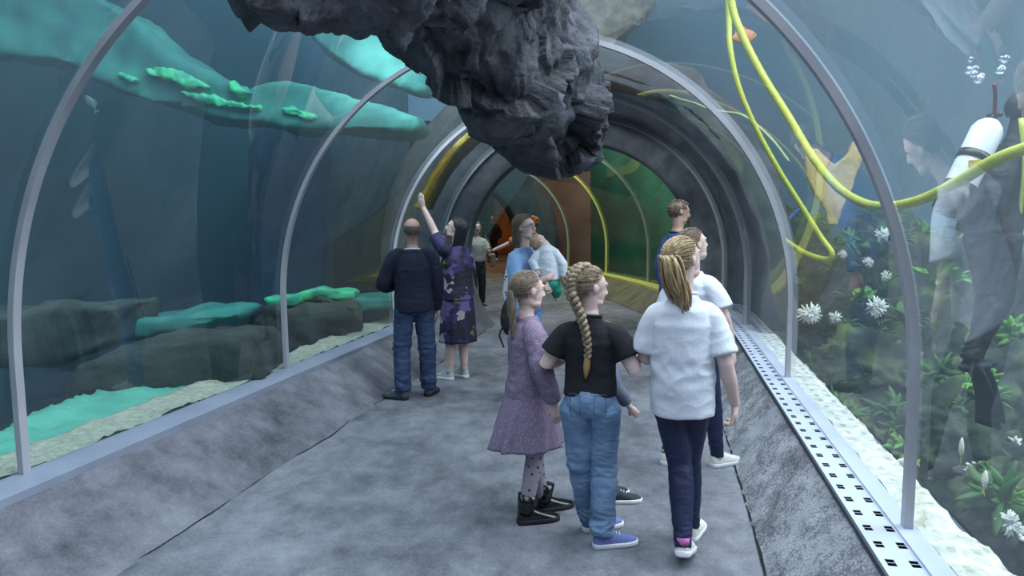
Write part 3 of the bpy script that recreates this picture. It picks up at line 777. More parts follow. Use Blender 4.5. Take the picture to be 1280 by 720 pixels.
CR = (Vector((0, -.06, .12)), (.365, .452, .398))
def hmask(d):
    zl = float(np.interp(d.y, [-1, -.25, -.05, .2, .42, .75, 1], [-.72, -.70, .10, .16, .45, .62, .62]))
    return d.z > zl
def hsurf(d, lift=0.):
    d = d.normalized(); return Vector((CR[0].x+d.x*(CR[1][0]+lift), CR[0].y+d.y*(CR[1][1]+lift), CR[0].z+d.z*(CR[1][2]+lift)))
def slerp(a, b, t):
    a = a.normalized(); b = b.normalized(); w = math.acos(max(-1, min(1, a.dot(b))))
    if w < 1e-3: return a
    return (a*math.sin((1-t)*w)+b*math.sin(t*w))/math.sin(w)

def hair_cap(bm, M, lift=.012, rag=.0, sub=4, mask=hmask):
    b2 = bmesh.new(); bmesh.ops.create_icosphere(b2, subdivisions=sub, radius=1)
    kill = [v for v in b2.verts if not mask(v.co)]
    bmesh.ops.delete(b2, geom=kill, context='VERTS')
    mp = {}
    for v in b2.verts:
        l = lift+(rag*noise.noise(v.co*9) if rag else 0)
        mp[v] = bm.verts.new(M @ hsurf(v.co, l))
    for f in b2.faces: bm.faces.new([mp[v] for v in f.verts])
    b2.free()

def rnd_dir(rg, mask=hmask):
    while True:
        d = Vector((rg.gauss(0, 1), rg.gauss(0, 1), rg.gauss(0, 1))).normalized()
        if mask(d): return d

def do_hair(root, M, style, m, rg, k=1.0, length=1.6, n=150, name='hair', drift=(0, 0)):
    """M maps head units to the figure's own space"""
    sc = M.to_scale().x; T = lambda p: M @ p
    bm = bmesh.new(); hair_cap(bm, M, .006 if style == 'balding' else .012, mask=(lambda d: hmask(d) and d.z < .32) if style == 'balding' else hmask)
    if style in ('ponytail', 'braid', 'bun', 'lowtail'):
        knot = {'ponytail': Vector((0, -.93, .12)), 'braid': Vector((0, -.45, .8)), 'bun': Vector((0, -.9, .3)), 'lowtail': Vector((0, -.85, -.35))}[style]
        for i in range(int(n*3)):
            d = rnd_dir(rg)
            if style == 'braid':
                # french plait: hair is swept to the line down the back of the head
                tz = max(-.6, min(.75, d.z-.15)); kk = Vector((0, -math.sqrt(max(.05, 1-tz*tz)), tz))
            else: kk = knot
            pts = [T(hsurf(slerp(d, kk, q/7), .018+.03*math.sin(PI*q/7)*rg.random()+.02*q/7)) for q in range(8)]
            r0 = rg.uniform(.005, .012)*sc
            tube(bm, pts, [r0*.5]+[r0]*6+[r0*.8], 4)
        o = from_bm(name, bm, m, root)
        kp = hsurf(knot, .03)
    if style in ('ponytail', 'lowtail', 'bun'):
        bm = bmesh.new()
        if style == 'bun':
            for i in range(30):
                a = rg.uniform(0, 2*PI); b = rg.uniform(-1, 1)
                pts = [T(kp+Vector((math.cos(a+q*.5)*.13, -.08+b*.05, math.sin(a+q*.5)*.13))) for q in range(7)]
                tube(bm, pts, .03*sc, 5)
            ball(bm, T(kp+Vector((0, -.06, 0))), .15*sc)
            from_bm('bun', bm, m, o)
        else:
            spread = .27 if style == 'ponytail' else .10
            for i in range(90 if style == 'ponytail' else 56):
                a = rg.uniform(0, 2*PI); rr = math.sqrt(rg.random()); ph = rg.uniform(0, 6)
                ox, oy = rr*math.cos(a), rr*math.sin(a); ln = length*rg.uniform(.8, 1.0)
                pts = []; rads = []
                for q in range(12):
                    t = q/11; w = spread*(.30+1.1*math.sin(PI*min(1, t*1.0+.10))**.8)*(1-.45*t)
                    out = (-.13 if style == 'ponytail' else -.05)*math.sin(min(1, t*2.2)*PI/2)
                    pts.append(T(kp+Vector((drift[0]*t**.7+ox*w+.035*math.sin(ph+t*7), drift[1]*t**.7+out+oy*w*.7+.02*math.cos(ph+t*6), .05-ln*max(0, t-.03)+(.06*math.sin(PI*t*3) if t < .2 else 0)))))
                    rads.append(.030*sc*(1-.75*t**2))
                tube(bm, pts, rads, 5)
            from_bm('ponytail', bm, m, o)
            bm = bmesh.new()
            pts = [T(kp+Vector((.075*math.cos(a), -.03, .075*math.sin(a)))) for a in np.linspace(0, 2*PI, 13)]
            tube(bm, pts, .022*sc, 6, cap=False); from_bm('hair_band', bm, M_iris, o)
    if style == 'braid':
        bm = bmesh.new()
        # path of the plait: from the crown over the back of the head, then hanging down
        path = [hsurf(Vector((0, -math.cos(a), math.sin(a))), .05) for a in np.linspace(1.35, -.35, 9)]
        last = path[-1]; 
        for q in range(1, 15): path.append(last+Vector((drift[0]*math.sin(q/14*PI/2), -.05+drift[1]*math.sin(q/14*PI/2), -length*q/14)))
        path = catmull(path, 5); NP = len(path)
        for s in range(3):
            pts = []; rads = []
            for i, p in enumerate(path):
                t = i/(NP-1); w = (.125 if t < .35 else .125-.055*(t-.35)/.65)*(1+.12*noise.noise(Vector((i*.5, s, 0))))
                ph = i*.36+s*2*PI/3
                pts.append(T(p+Vector((w*math.sin(ph)*1.0, w*.45*math.sin(2*ph), 0)))); rads.append(w*.60*sc)
            tube(bm, pts, rads, 10)
        for i in range(60):
            q0 = rg.randrange(0, NP-8); a = rg.uniform(0, 6); rr = rg.uniform(.9, 1.25)*.1
            tube(bm, [T(path[q0+q]+Vector((rr*math.cos(a+q*.35), rr*.8*math.sin(a+q*.35), 0))) for q in range(0, 8)], .006*sc, 4)
        b = from_bm('braid', bm, m, o)
        bm = bmesh.new(); e = path[-1]
        for i in range(24):
            a = rg.uniform(0, 2*PI); rr = math.sqrt(rg.random())
            pts = [T(e+Vector((rr*math.cos(a)*w, rr*math.sin(a)*w, .03-.52*t))) for t, w in ((0, .03), (.25, .065), (.6, .06), (1, .02))]
            tube(bm, pts, [.02*sc, .024*sc, .02*sc, .004*sc], 5, sub=2)
        from_bm('braid_tip', bm, mat('hair_tip', '#8a6c42', '#a98a5a', 60, .5, stretch=(1, 1, .3)), b)
        bm = bmesh.new(); ball(bm, T(e), (.05*sc, .05*sc, .03*sc)); from_bm('hair_tie', bm, M_sole, b)
    if style == 'long':
        for i in range(n):
            s = rg.choice((-1, 1)); y0 = rg.uniform(-.6, .55)
            d0 = Vector((s*.05, y0, math.sqrt(max(.05, 1-y0*y0))))
            y1 = float(np.interp(y0, [-.6, .55], [-.95, .02]))+rg.uniform(-.08, .08)
            y1 = max(-.98, min(-.06, y1))
            d1 = Vector((s*math.sqrt(max(.02, 1-y1*y1))*rg.uniform(.8, 1), y1, -.25))
            pts = [hsurf(slerp(d0, d1, q/7), .02+.03*rg.random()) for q in range(8)]
            e = pts[-1]; ln = length*rg.uniform(.75, 1)
            for q in range(1, 7):
                t = q/6
                pts.append(e+Vector((-s*.06*t+.02*math.sin(i+t*5), -.08*t+.015*math.sin(i*2+t*6), -ln*t)))
            r0 = rg.uniform(.02, .034)*sc
            tube(bm, [T(p) for p in pts], [r0*.6]+[r0]*10+[r0*.7, r0*.5, r0*.15][:len(pts)-11], 5)
        o = from_bm(name, bm, m, root)
    if style in ('short', 'curly', 'balding'):
        N_ = n if style != 'balding' else n//2
        for i in range(N_):
            d = rnd_dir(rg) if style != 'balding' else None
            while style == 'balding' and (d is None or d.z > .30): d = rnd_dir(rg)
            if style == 'curly':
                c = hsurf(d, .06); pts = [T(c+Vector((.06*math.cos(a), .06*math.sin(a+i), .05*math.sin(a*1.3+i)))) for a in np.linspace(0, 5, 7)]
                tube(bm, pts, .03*sc, 5)
            else:
                t1 = (d+Vector((rg.uniform(-.2, .2), .28 if d.z > .4 else 0, -.35 if d.z < .5 else .1))).normalized()
                pts = [T(hsurf(slerp(d, t1, q/4), .015+.02*math.sin(PI*q/4))) for q in range(5)]
                tube(bm, pts, [.02*sc, .024*sc, .022*sc, .016*sc, .004*sc], 5)
        o = from_bm(name, bm, m, root)
    return o

def wrinkle(amp, s=9., zs=1.6, lo=-9, hi=9, seed=0., knees=()):
    def f(p, n):
        q = Vector((p.x*s+seed, p.y*s, p.z*s*zs))
        a = noise.noise(q)*.6+(.5-abs(noise.noise(q*1.7+Vector((5, 1, seed)))))*.8
        k = 1.
        for (z0, w, g) in knees: k += g*math.exp(-((p.z-z0)/w)**2)
        return amp*a*k
    return f

def do_shoe(root, ank, fdir, L, style, m, msole, pitch=0., h_ank=.0):
    f = Vector((fdir[0], fdir[1], 0)).normalized(); r = f.cross(Vector((0, 0, 1)))
    R = Matrix((r, f, Vector((0, 0, 1)))).transposed()
    R = R @ Matrix.Rotation(-pitch, 3, 'X')
    O = Vector((ank[0], ank[1], h_ank))
    toe = Vector((0, .45*L, 0))
    def T(x, y, z):
        v = Vector((x*L, y*L, z*L))
        v.y += .09*L
        return O+(R @ (v-toe))+Matrix((r, f, Vector((0, 0, 1)))).transposed() @ toe
    S = [(-.28, .05, .17), (-.25, .11, .27), (-.17, .14, .34), (-.05, .15, .345), (.08, .155, .31), (.22, .165, .25), (.38, .18, .20), (.52, .17, .165), (.64, .13, .135), (.71, .07, .10), (.73, .02, .07)]
    if style == 'boot': S = [(y, w+.02, h*1.15) for y, w, h in S]
    else: S = [(y, w, h*1.16+.02) for y, w, h in S]
    bm = bmesh.new(); rings = []
    for y, w, h in S:
        rg_ = []
        for k in range(17):
            th = PI*k/16; rg_.append(T(w*math.copysign(abs(math.cos(th))**.75, math.cos(th)), y, .045+(h-.045)*math.sin(th)**.8))
        rings.append(rg_)
    rings_mesh(bm, rings)
    if style == 'boot':
        tube(bm, [T(0, -.08, .2), T(0, -.06, .42), T(0, -.02, .68)], [(.17*L, .19*L), (.19*L, .21*L), (.215*L, .235*L)], 16, ref=f)
    else:
        tube(bm, [T(0, -.1, .2), T(0, -.1, .36), T(0, -.105, .43)], [(.14*L, .15*L), (.135*L, .15*L), (.14*L, .155*L)], 16, ref=f)
    o = from_bm('shoe', bm, m, root)
    bm = bmesh.new(); rings = []
    for z, g in ((0, -.004), (.02, .010), (.10, .018), (.115, .0)):
        rg_ = []
        ys = [(y, w) for y, w, h in S]
        left = [(-w-g if w > .03 else -w, y) for y, w in ys]; right = [(w+g if w > .03 else w, y) for y, w in ys[::-1]]
        for x, y in left+right: rg_.append(T(x, y*1.02, z))
        rings.append(rg_)
    rings_mesh(bm, rings); from_bm('sole', bm, msole, o)
    if style == 'sneaker':
        bm = bmesh.new()
        for q in range(4):
            y = .08+q*.075; h = float(np.interp(y, [a[0] for a in S], [a[2] for a in S]))
            tube(bm, [T(-.09, y, h-.05), T(0, y+.01, h+.015), T(.09, y, h-.05)], .012*L, 5, sub=2)
        from_bm('laces', bm, M_sole, o)
    return o

DEF = dict(hipR=(.052, 0, .50), kneeR=(.056, .008, .28), ankR=(.058, -.01, .045), shR=(.094, -.004, .766), elR=(.135, -.015, .635), wrR=(.145, .02, .49), hdR=(.03, .12, -1), hnR=(-1, 0, 0))
def person(name, label, loc, rz, h, head=(0, 0, 0), hh=.135, skin=None, wd=1.0, J=None, lean=(0, 0), voxel=.006, top=None, bottom=None, shoes=None,
           hair=None, seed=0, curl=(.35, .35), footdir=((.12, 1), (-.12, 1)), footpitch=(0, 0), glasses=False, group=None, zoff=0., hw=1.0, detail=True, hands=True, handL=.105, armr=1.0):
    skin = skin or M_skin; rg = random.Random(seed)
    root = empty(name, (loc[0], loc[1], zoff), rz); tag(root, label, 'person', group)
    j = {}
    for k, v in DEF.items():
        j[k] = Vector(v); j[k[:-1]+'L'] = Vector((-v[0], v[1], v[2]))
    for k in ('hdL', 'hnL'): pass
    ln = Vector((lean[0], lean[1], 0))
    for k in ('shR', 'shL', 'elR', 'elL', 'wrR', 'wrL'):
        j[k] = j[k]+ln*(j[k].z-.5)
    j['shR'].x *= wd; j['shL'].x *= wd; j['elR'].x *= wd; j['elL'].x *= wd
    for k, v in (J or {}).items(): j[k] = Vector(v)
    for k in list(j):
        if not k.startswith(('hd', 'hn')): j[k] = j[k]*h
    def tc(z): return ln*(max(0, z-.5))*h
    # ---- body
    bm = bmesh.new()
    rings_mesh(bm, [oval(tc(z).x, (yo*h)+tc(z).y, z*h, rx*h*wd*.94, ry*h*.94) for z, rx, ry, yo in BODY])
    nb = Vector((0, -.010*h, .82*h))+tc(.82)
    hc = Vector((0, .006*h, (1-hh/2)*h))+tc(.95)
    tube(bm, [nb-Vector((0, 0, .02*h)), nb.lerp(hc, .35), hc+Vector((0, -.01*h, -.02*h))], [.034*h, .030*h*hw, .034*h*hw], 14)
    MH = Matrix.Translation(hc) @ Euler((head[1], head[2], head[0]), 'ZYX').to_matrix().to_4x4() if False else Matrix.Translation(hc) @ Matrix.Rotation(head[0], 4, 'Z') @ Matrix.Rotation(head[1], 4, 'X') @ Matrix.Rotation(head[2], 4, 'Y')
    MH = MH @ Matrix.Scale(hh*h, 4)
    head_shapes(bm, MH)
    for s in 'RL':
        tube(bm, [j['sh'+s]+Vector(((-.02 if s == 'R' else .02)*h, 0, 0)), j['sh'+s].lerp(j['el'+s], .3), j['el'+s], j['el'+s].lerp(j['wr'+s], .35), j['wr'+s]],
             [.033*h*armr, .031*h*armr, .0235*h*armr, .0235*h*armr, .0155*h*armr], 12)
        tube(bm, [j['hip'+s], j['hip'+s].lerp(j['knee'+s], .4), j['knee'+s], j['knee'+s].lerp(j['ank'+s], .33), j['ank'+s]],
             [.052*h, .046*h, .032*h, .034*h, .02*h], 12)
        if shoes is None: ball(bm, j['ank'+s]+Vector((0, .03*h, -.025*h)), (.025*h, .07*h, .02*h))
        if hands:
            do_hand(bm, j['wr'+s], Vector(j['hd'+s]), Vector(j['hn'+s]), handL*h, -1 if s == 'R' else 1, curl[0 if s == 'R' else 1])
    b = from_bm('body', bm, skin, root); fuse(b, voxel, 2)
    if detail: face_parts(root, MH, skin, hair[1] if hair else M_hbrown, glasses=glasses)
    # ---- trousers
    if bottom:
        bt = bottom; rad = bt.get('r', (.060, .046, .040, .036)); m = bt['m']; ank = bt.get('end', 1.0)
        bm = bmesh.new(); e = bt.get('ease', .006)*h
        top_z = bt.get('top', .60)
        rings_mesh(bm, [oval(tc(z).x, bodyr(z)[2]*h+tc(z).y, z*h, bodyr(z)[0]*h*wd+e, bodyr(z)[1]*h*bt.get('seat', 1.08)+e) for z in np.linspace(.475, top_z, 7)])
        for s in 'RL':
            H_, K_, A_ = j['hip'+s], j['knee'+s], j['ank'+s]; A2 = K_.lerp(A_, ank)
            tube(bm, [H_+Vector((-H_.x*.35, -.004*h, .055*h)), H_+Vector((0, -.006*h, -.012*h)), H_.lerp(K_, .35), K_, K_.lerp(A2, .35), A2], [.046*h, rad[0]*h, (rad[0]*.9)*h, rad[1]*h, rad[2]*h, rad[3]*h], 16)
        o = from_bm('trousers', bm, m, root)
        fuse(o, voxel*1.2, 3, wrinkle(bt.get('amp', .006), 10, bt.get('zs', 2.2), seed=seed, knees=[(.28*h, .06, 1.2), (.09*h, .07, 2.0), (.56*h, .05, -.8)]))
        if bt.get('pockets'):
            for s in (-1, 1):
                bm = bmesh.new(); z0 = .525*h
                pts = []
                rx = bodyr(.52)[0]*h*wd+e; ry = bodyr(.52)[1]*h*1.08+e+.006
                def P_(u, z): a = -PI/2+u; return Vector((rx*math.cos(a), bodyr(.52)[2]*h+ry*math.sin(a), z))
                path = [P_(s*.28, z0+.05), P_(s*.28, z0-.045), P_(s*.52, z0-.07), P_(s*.80, z0-.045), P_(s*.80, z0+.05), P_(s*.28, z0+.05)]
                tube(bm, path, .0022, 5); from_bm('pocket', bm, M_seam, o)
    # ---- top
    if top:
        tp = top; m = tp['m']; e0 = tp.get('ease', .012); hem = tp.get('hem', .47); bm = bmesh.new(); rr = []
        nz = 16; zt = tp.get('neck', .826)
        for q in range(nz+1):
            z = hem+(zt-hem)*q/nz; rx, ry, yo = bodyr(max(z, .53)) if tp.get('box', 0) and z < .74 else bodyr(max(z, .50))
            if tp.get('box', 0) and z < .74:
                bx = tp['box']; rx = rx*(1-bx)+.094*bx; ry = ry*(1-bx)+.068*bx
            fl = tp.get('flare', 0)*max(0, (.62-z))
            ee = e0*(1 if z < .78 else .7)
            if z > .80: ee = e0*.45
            rr.append(oval(tc(z).x, yo*h+tc(z).y, z*h, (rx*wd+ee+fl)*h, (ry+ee+fl*.8)*h, 36,
                           fold=(lambda a, z: tp.get('folds', 0)*max(0, .62-z)*math.cos(a*9+2*math.sin(a*2)+seed)*2.5) if tp.get('folds') else None))
        rings_mesh(bm, rr)
        sl = tp.get('sleeve', .55); sr_ = tp.get('sr', .040)
        for s in 'RL':
            S0 = j['sh'+s]; E0 = j['el'+s]; W0 = j['wr'+s]
            inn = S0+Vector(((-.058 if s == 'R' else .058)*h*min(1, wd*1.05), -.004*h, .034*h)); dx_ = .016*h*(-1 if s == 'R' else 1); S1 = S0+Vector((dx_, 0, .006*h))
            if sl <= 1:
                X = S0.lerp(E0, sl); tube(bm, [inn, S1, S0.lerp(E0, sl*.45), X], [sr_*.42*h, sr_*.92*h, sr_*1.0*h, sr_*1.12*h], 20, sub=4)
            else:
                X = E0.lerp(W0, min(1, sl-1)); c_ = tp.get('cuff', .75)
                tube(bm, [inn, S1, S0.lerp(E0, .5), E0, E0.lerp(X, .6), X], [sr_*.42*h, sr_*.92*h, sr_*.93*h, sr_*.86*h, sr_*.83*h, sr_*c_*h], 20, sub=3)
        o = from_bm('shirt' if not tp.get('dress') else 'dress', bm, m, root)
        fuse(o, voxel*1.15, 7, wrinkle(tp.get('amp', .007), tp.get('ws', 8), tp.get('zs', 1.2), seed=seed+3, knees=tp.get('creases', ())))
        if tp.get('collar'):
            bm = bmesh.new(); z = (zt+.002)*h
            pts = [Vector((.040*h*math.cos(a), -.008*h+.036*h*math.sin(a), z+.008*math.sin(a)*-1))+tc(.83) for a in np.linspace(0, 2*PI, 25)]
            tube(bm, pts, .006*h, 6, cap=False); from_bm('collar', bm, tp['collar'], o)
        if tp.get('skirt'):
            z0, z1, r0x, r0y, r1x, r1y, nf, fa = tp['skirt']; bm = bmesh.new(); rr = []
            for q in range(25):
                t = q/24; z = z0+(z1-z0)*t
                rx = r0x+(r1x-r0x)*t**.8; ry = r0y+(r1y-r0y)*t**.8
                rr.append(oval(tp.get('sx', 0)*t*h, tp.get('sy', 0)*t*h, z*h, rx*h, ry*h, 96, fold=lambda a, z, t=t: fa*t*(math.cos(a*nf+1.3*math.sin(a*3+seed))+.5*math.cos(a*(nf*2+1)+t*2))))
            rings_mesh(bm, rr, cap=(True, False))
            for q in range(25): pass
            s_ = from_bm('skirt', bm, m, o); sd = s_.modifiers.new('so', 'SOLIDIFY'); sd.thickness = .006
    # ---- shoes
    if shoes:
        for i, s in enumerate('RL'):
            st_, m_, ms_, L_ = shoes[:4]
            A = j['ank'+s]
            do_shoe(root, (A.x, A.y), footdir[i], L_*h, st_, m_, ms_, footpitch[i], max(0, A.z-.045*h))
    # ---- hair
    if hair:
        do_hair(root, MH, hair[0], hair[1], rg, length=hair[2] if len(hair) > 2 else 1.6, n=hair[3] if len(hair) > 3 else 150, drift=hair[4] if len(hair) > 4 else (0, 0))
    return root, j, MH, h

D2 = math.radians
# --- the girl in the purple dress -------------------------------------------------
M_purple = dots_mat('purple_floral_cotton', '#76667f', '#a598aa', 105, .26)
M_tights = dots_mat('dotted_tights', '#a59aa6', '#4b4250', 22, .17)
M_boot = mat('black_patent', '#0e0e12', rough=.22, spec=.7)
r_, j_, MH_, h_ = person('person', 'girl in a purple floral dress, dotted tights and black boots looking right', (.085, 4.16), D2(-72), 1.385, head=(D2(8), D2(-4), 0), hh=.152,
    J=dict(elR=(.150, .0, .640), wrR=(.150, .055, .500), elL=(-.145, .03, .64), wrL=(-.11, .12, .53), kneeR=(.045, .01, .28), ankR=(.045, -.035, .045), kneeL=(-.045, .03, .28), ankL=(-.05, .075, .045), hdR=(0, .15, -1), hnR=(-1, .2, 0)),
    top=dict(m=M_purple, dress=True, hem=.50, ease=.016, box=.6, sleeve=1.93, sr=.046, cuff=.62, amp=.010, ws=9, skirt=(.53, .305, .100, .084, .132, .150, 8, .06), sy=-.02),
    bottom=dict(m=M_tights, r=(.052, .036, .035, .025), ease=.0, amp=.001), shoes=('boot', M_boot, M_soled, .172), hair=('lowtail', M_hblond, 1.35, 170, (.1, .12)), seed=3, wd=.92, voxel=.005, footdir=((.05, 1), (-.1, 1)))
bm = bmesh.new(); sc = MH_.to_scale().x
tube(bm, [MH_ @ hsurf(Vector((math.cos(a), .30, math.sin(a))).normalized(), .035) for a in np.linspace(-.1, PI+.1, 21)], .010*sc, 6); from_bm('hair_band', bm, M_skin, r_)
# thin plait behind her shoulder is part of the hair tail
# --- the girl with the long braid ---------------------------------------------------
M_blue_sneak = mat('blue_sneaker', '#5f6fa8', '#7482b8', 20, .7, .3, 80)
r_, j_, MH_, h_ = person('person', 'girl with a long blond braid, black T-shirt and light blue jeans seen from behind', (.395, 3.84), D2(-14), 1.425, head=(D2(-52), D2(-6), 0), hh=.150,
    J=dict(elR=(.160, -.02, .640), wrR=(.135, .10, .700), elL=(-.160, -.01, .650), wrL=(-.09, .11, .665), hdR=(-.75, .45, .5), hnR=(-.4, -1, 0), hdL=(1, .35, .15), hnL=(0, -1, .2), shR=(.096, 0, .760), shL=(-.096, 0, .760),
           kneeR=(.048, .005, .28), kneeL=(-.042, .02, .28), ankR=(.045, -.045, .045), ankL=(-.015, .095, .045)), wd=.94, armr=1.12,
    top=dict(m=M_black_t, hem=.545, ease=.010, box=.5, sleeve=.62, sr=.044, amp=.006, collar=M_black_t),
    bottom=dict(m=M_jean, r=(.060, .046, .046, .040), ease=.004, amp=.006, pockets=True, seat=1.15), shoes=('sneaker', M_blue_sneak, M_sole, .165), hair=('braid', M_hblond2, 1.55, 190, (.42, .42)), seed=5, voxel=.005, footdir=((.9, .45), (.9, .6)), curl=(.6, .5))
# --- the girl in the white T-shirt -------------------------------------------------
M_wsneak = mat('white_sneaker', '#d6d6cc', '#e6e6de', 20, .6, .2, 80)
r_, j_, MH_, h_ = person('person', 'girl with a blond ponytail, white T-shirt and navy leggings walking away', (.835, 3.70), D2(-12), 1.575, head=(D2(-42), D2(10), D2(0)), hh=.140,
    J=dict(shR=(.090, 0, .758), shL=(-.090, 0, .758), elR=(.128, -.03, .615), wrR=(.160, .015, .480), hdR=(.02, .15, -1), elL=(-.118, .02, .62), wrL=(-.10, .11, .60), hdL=(.2, 1, .1), hnL=(.6, 0, -1),
           hipL=(-.045, 0, .50), kneeL=(-.005, -.005, .285), ankL=(.004, -.11, .062), hipR=(.040, 0, .5), kneeR=(.022, .06, .285), ankR=(.035, .10, .045)), wd=.84,
    top=dict(m=M_white, hem=.452, ease=.019, box=.9, sleeve=.80, sr=.040, amp=.007, ws=6, zs=1.6, collar=M_white, creases=[(.60*1.575, .10, 1.6)]),
    bottom=dict(m=M_legg, r=(.054, .038, .038, .024), ease=.0, amp=.003), shoes=('sneaker', M_wsneak, M_sole, .158), hair=('ponytail', M_hgold, 1.8, 190, (.36, .22)), seed=8, voxel=.005, footdir=((.25, 1), (.15, 1)), footpitch=(0, D2(14)), curl=(.8, .4))
bm = bmesh.new(); A = j_['ankL']; tube(bm, [A+Vector((0, -.004, .015)), A+Vector((0, .0, .050))], .032, 12); from_bm('sock', bm, mat('pink_sock', '#a8508f', '#c877b0', 60, .9), r_)
# --- her companion ------------------------------------------------------------------
r_, j_, MH_, h_ = person('person', 'person with brown hair and white T-shirt half hidden behind the ponytail girl', (1.19, 5.0), D2(-38), 1.60, head=(D2(-30), D2(12), 0), hh=.140,
    J=dict(ankR=(.085, .07, .045), ankL=(-.1, -.02, .045), kneeR=(.07, .05, .28), elR=(.14, .0, .64), wrR=(.15, .06, .5)), wd=.86,
    top=dict(m=M_white, hem=.455, ease=.018, box=.9, sleeve=.72, sr=.047, amp=.007), bottom=dict(m=M_legg, r=(.054, .038, .036, .026), ease=.0, amp=.003), shoes=('sneaker', M_wsneak, M_sole, .16),
    hair=('lowtail', M_hbrown, .9, 150), seed=11, voxel=.007, footdir=((.5, 1), (0, 1)))
# --- boy hidden by the braid girl ---------------------------------------------------
M_bsneak = mat('black_sneaker', '#24262c', '#34363d', 20, .7, .2, 80)
person('person', 'small child in grey jeans and black sneakers hidden behind the braid girl', (.53, 4.42), D2(-80), 1.08, head=(0, 0, 0), hh=.160,
    J=dict(ankR=(.05, .03, .045), ankL=(-.05, .0, .045), kneeR=(.05, -.01, .28), elR=(.13, .03, .65), wrR=(.12, .11, .545), hdR=(-.1, .6, -.6)),
    top=dict(m=mat('grey_top', '#5a6272', rough=.9), hem=.50, ease=.018, box=1, sleeve=1.8, sr=.045, cuff=.7), bottom=dict(m=M_jeang, r=(.062, .048, .044, .040), ease=.008, amp=.009), shoes=('sneaker', M_bsneak, M_sole, .205),
    hair=('short', M_hbrown, 1, 120), seed=13, voxel=.007)
# --- man in the navy sweater -------------------------------------------------------
M_greysh = mat('grey_blue_shoe', '#3b4252', '#4a5264', 20, .7)
r_, j_, MH_, h_ = person('person', 'balding man in a navy sweater and dark jeans with his back to the camera', (-.93, 7.15), D2(12), 1.70, head=(D2(2), D2(8), 0), hh=.132, skin=M_skin2,
    J=dict(shR=(.108, 0, .785), shL=(-.108, 0, .785), elL=(-.165, .02, .635), wrL=(-.085, .13, .625), elR=(.130, .0, .63), wrR=(.125, .03, .48), hdL=(1, .3, 0), hnL=(0, -1, 0),
           ankR=(.075, .02, .045), ankL=(-.075, -.04, .045), kneeL=(-.07, 0, .28), kneeR=(.07, 0, .28)), wd=.98, armr=1.1,
    top=dict(m=M_navyk, hem=.485, ease=.013, box=.8, sleeve=1.95, sr=.046, cuff=.65, amp=.010, collar=mat('pale_collar', '#b9bdc8')), bottom=dict(m=M_jeand, r=(.060, .048, .046, .042), ease=.004, amp=.009),
    shoes=('sneaker', M_greysh, M_soled, .16), hair=('balding', mat('cropped_hair', '#625550', '#75675f', 60, .9), 1, 10), seed=17, voxel=.008, footdir=((.5, 1), (-.75, .55)))
# --- woman in the flowered dress -------------------------------------------------
M_flower = voronoi_mat('violet_flower_print', [('#16172a', 9), ('#332e5c', 5), ('#99939e', 2), ('#66642c', 1.5), ('#221e3e', 6), ('#5d5480', 2)], 7, .75, 1., .35)
r_, j_, MH_, h_ = person('person', 'woman with long black hair in a violet flowered dress raising one arm', (-.575, 7.98), D2(52), 1.70, head=(D2(34), D2(16), 0), hh=.134,
    J=dict(elL=(-.085, .10, .915), wrL=(-.125, .155, 1.065), hdL=(-.2, .1, 1), hnL=(1, 0, 0), shL=(-.098, .01, .79), elR=(.13, .02, .64), wrR=(.09, .10, .73), hdR=(-.2, .5, .9),
           ankR=(.05, 0, .045), ankL=(-.055, .03, .045)), 
    top=dict(m=M_flower, dress=True, hem=.50, ease=.02, box=.7, sleeve=.8, sr=.046, amp=.008, skirt=(.56, .235, .108, .085, .122, .105, 7, .05)),
    shoes=('sneaker', mat('silver_sneaker', '#a4a6a8', '#c0c2c4', 20, .6), M_sole, .155), hair=('long', M_hblack, 2.2, 150), seed=19, voxel=.007, curl=(.5, .15), footdir=((.1, 1), (-.1, 1)))
bm = bmesh.new(); tube(bm, [j_['wrR']+Vector((-.02, .03, -.05)), j_['wrR']+Vector((-.02, .05, .12))], (.035), 4); 
bm.free()
# --- mother ----------------------------------------------------------------------
M_ltblue = mat('light_blue_shirt', '#7f9fcb', '#93b1da', 4, .85, .15, 60)
M_ltjean = mat('bright_denim', '#5f8cc4', '#79a4d8', 5, .85, .3, 100)
r_, j_, MH_, h_ = person('person', 'woman with glasses and long brown hair in a light blue shirt holding a baby', (.12, 7.02), D2(-128), 1.715, head=(D2(6), D2(2), D2(4)), hh=.134, glasses=True,
    J=dict(elR=(.118, .05, .615), wrR=(.045, .19, .675), hdR=(-1, .25, .5), hnR=(-.3, -1, 0), elL=(-.165, .07, .655), wrL=(-.02, .175, .625), hdL=(1, .15, .05), hnL=(0, -1, 0), ankL=(-.07, .04, .045)),
    top=dict(m=M_ltblue, hem=.50, ease=.018, box=.7, sleeve=.75, sr=.044, amp=.009), bottom=dict(m=M_ltjean, r=(.060, .046, .042, .034), ease=.006, amp=.007),
    shoes=('sneaker', M_wsneak, M_sole, .152), hair=('long', M_hbrown, 1.25, 170), seed=23, voxel=.007, curl=(.25, .3))
bm = bmesh.new(); A = j_['wrL']; B = j_['elL']; d = (B-A).normalized()
tube(bm, [A+d*.01, A+d*.035], .034, 14); from_bm('wrist_watch', bm, M_iris, r_)
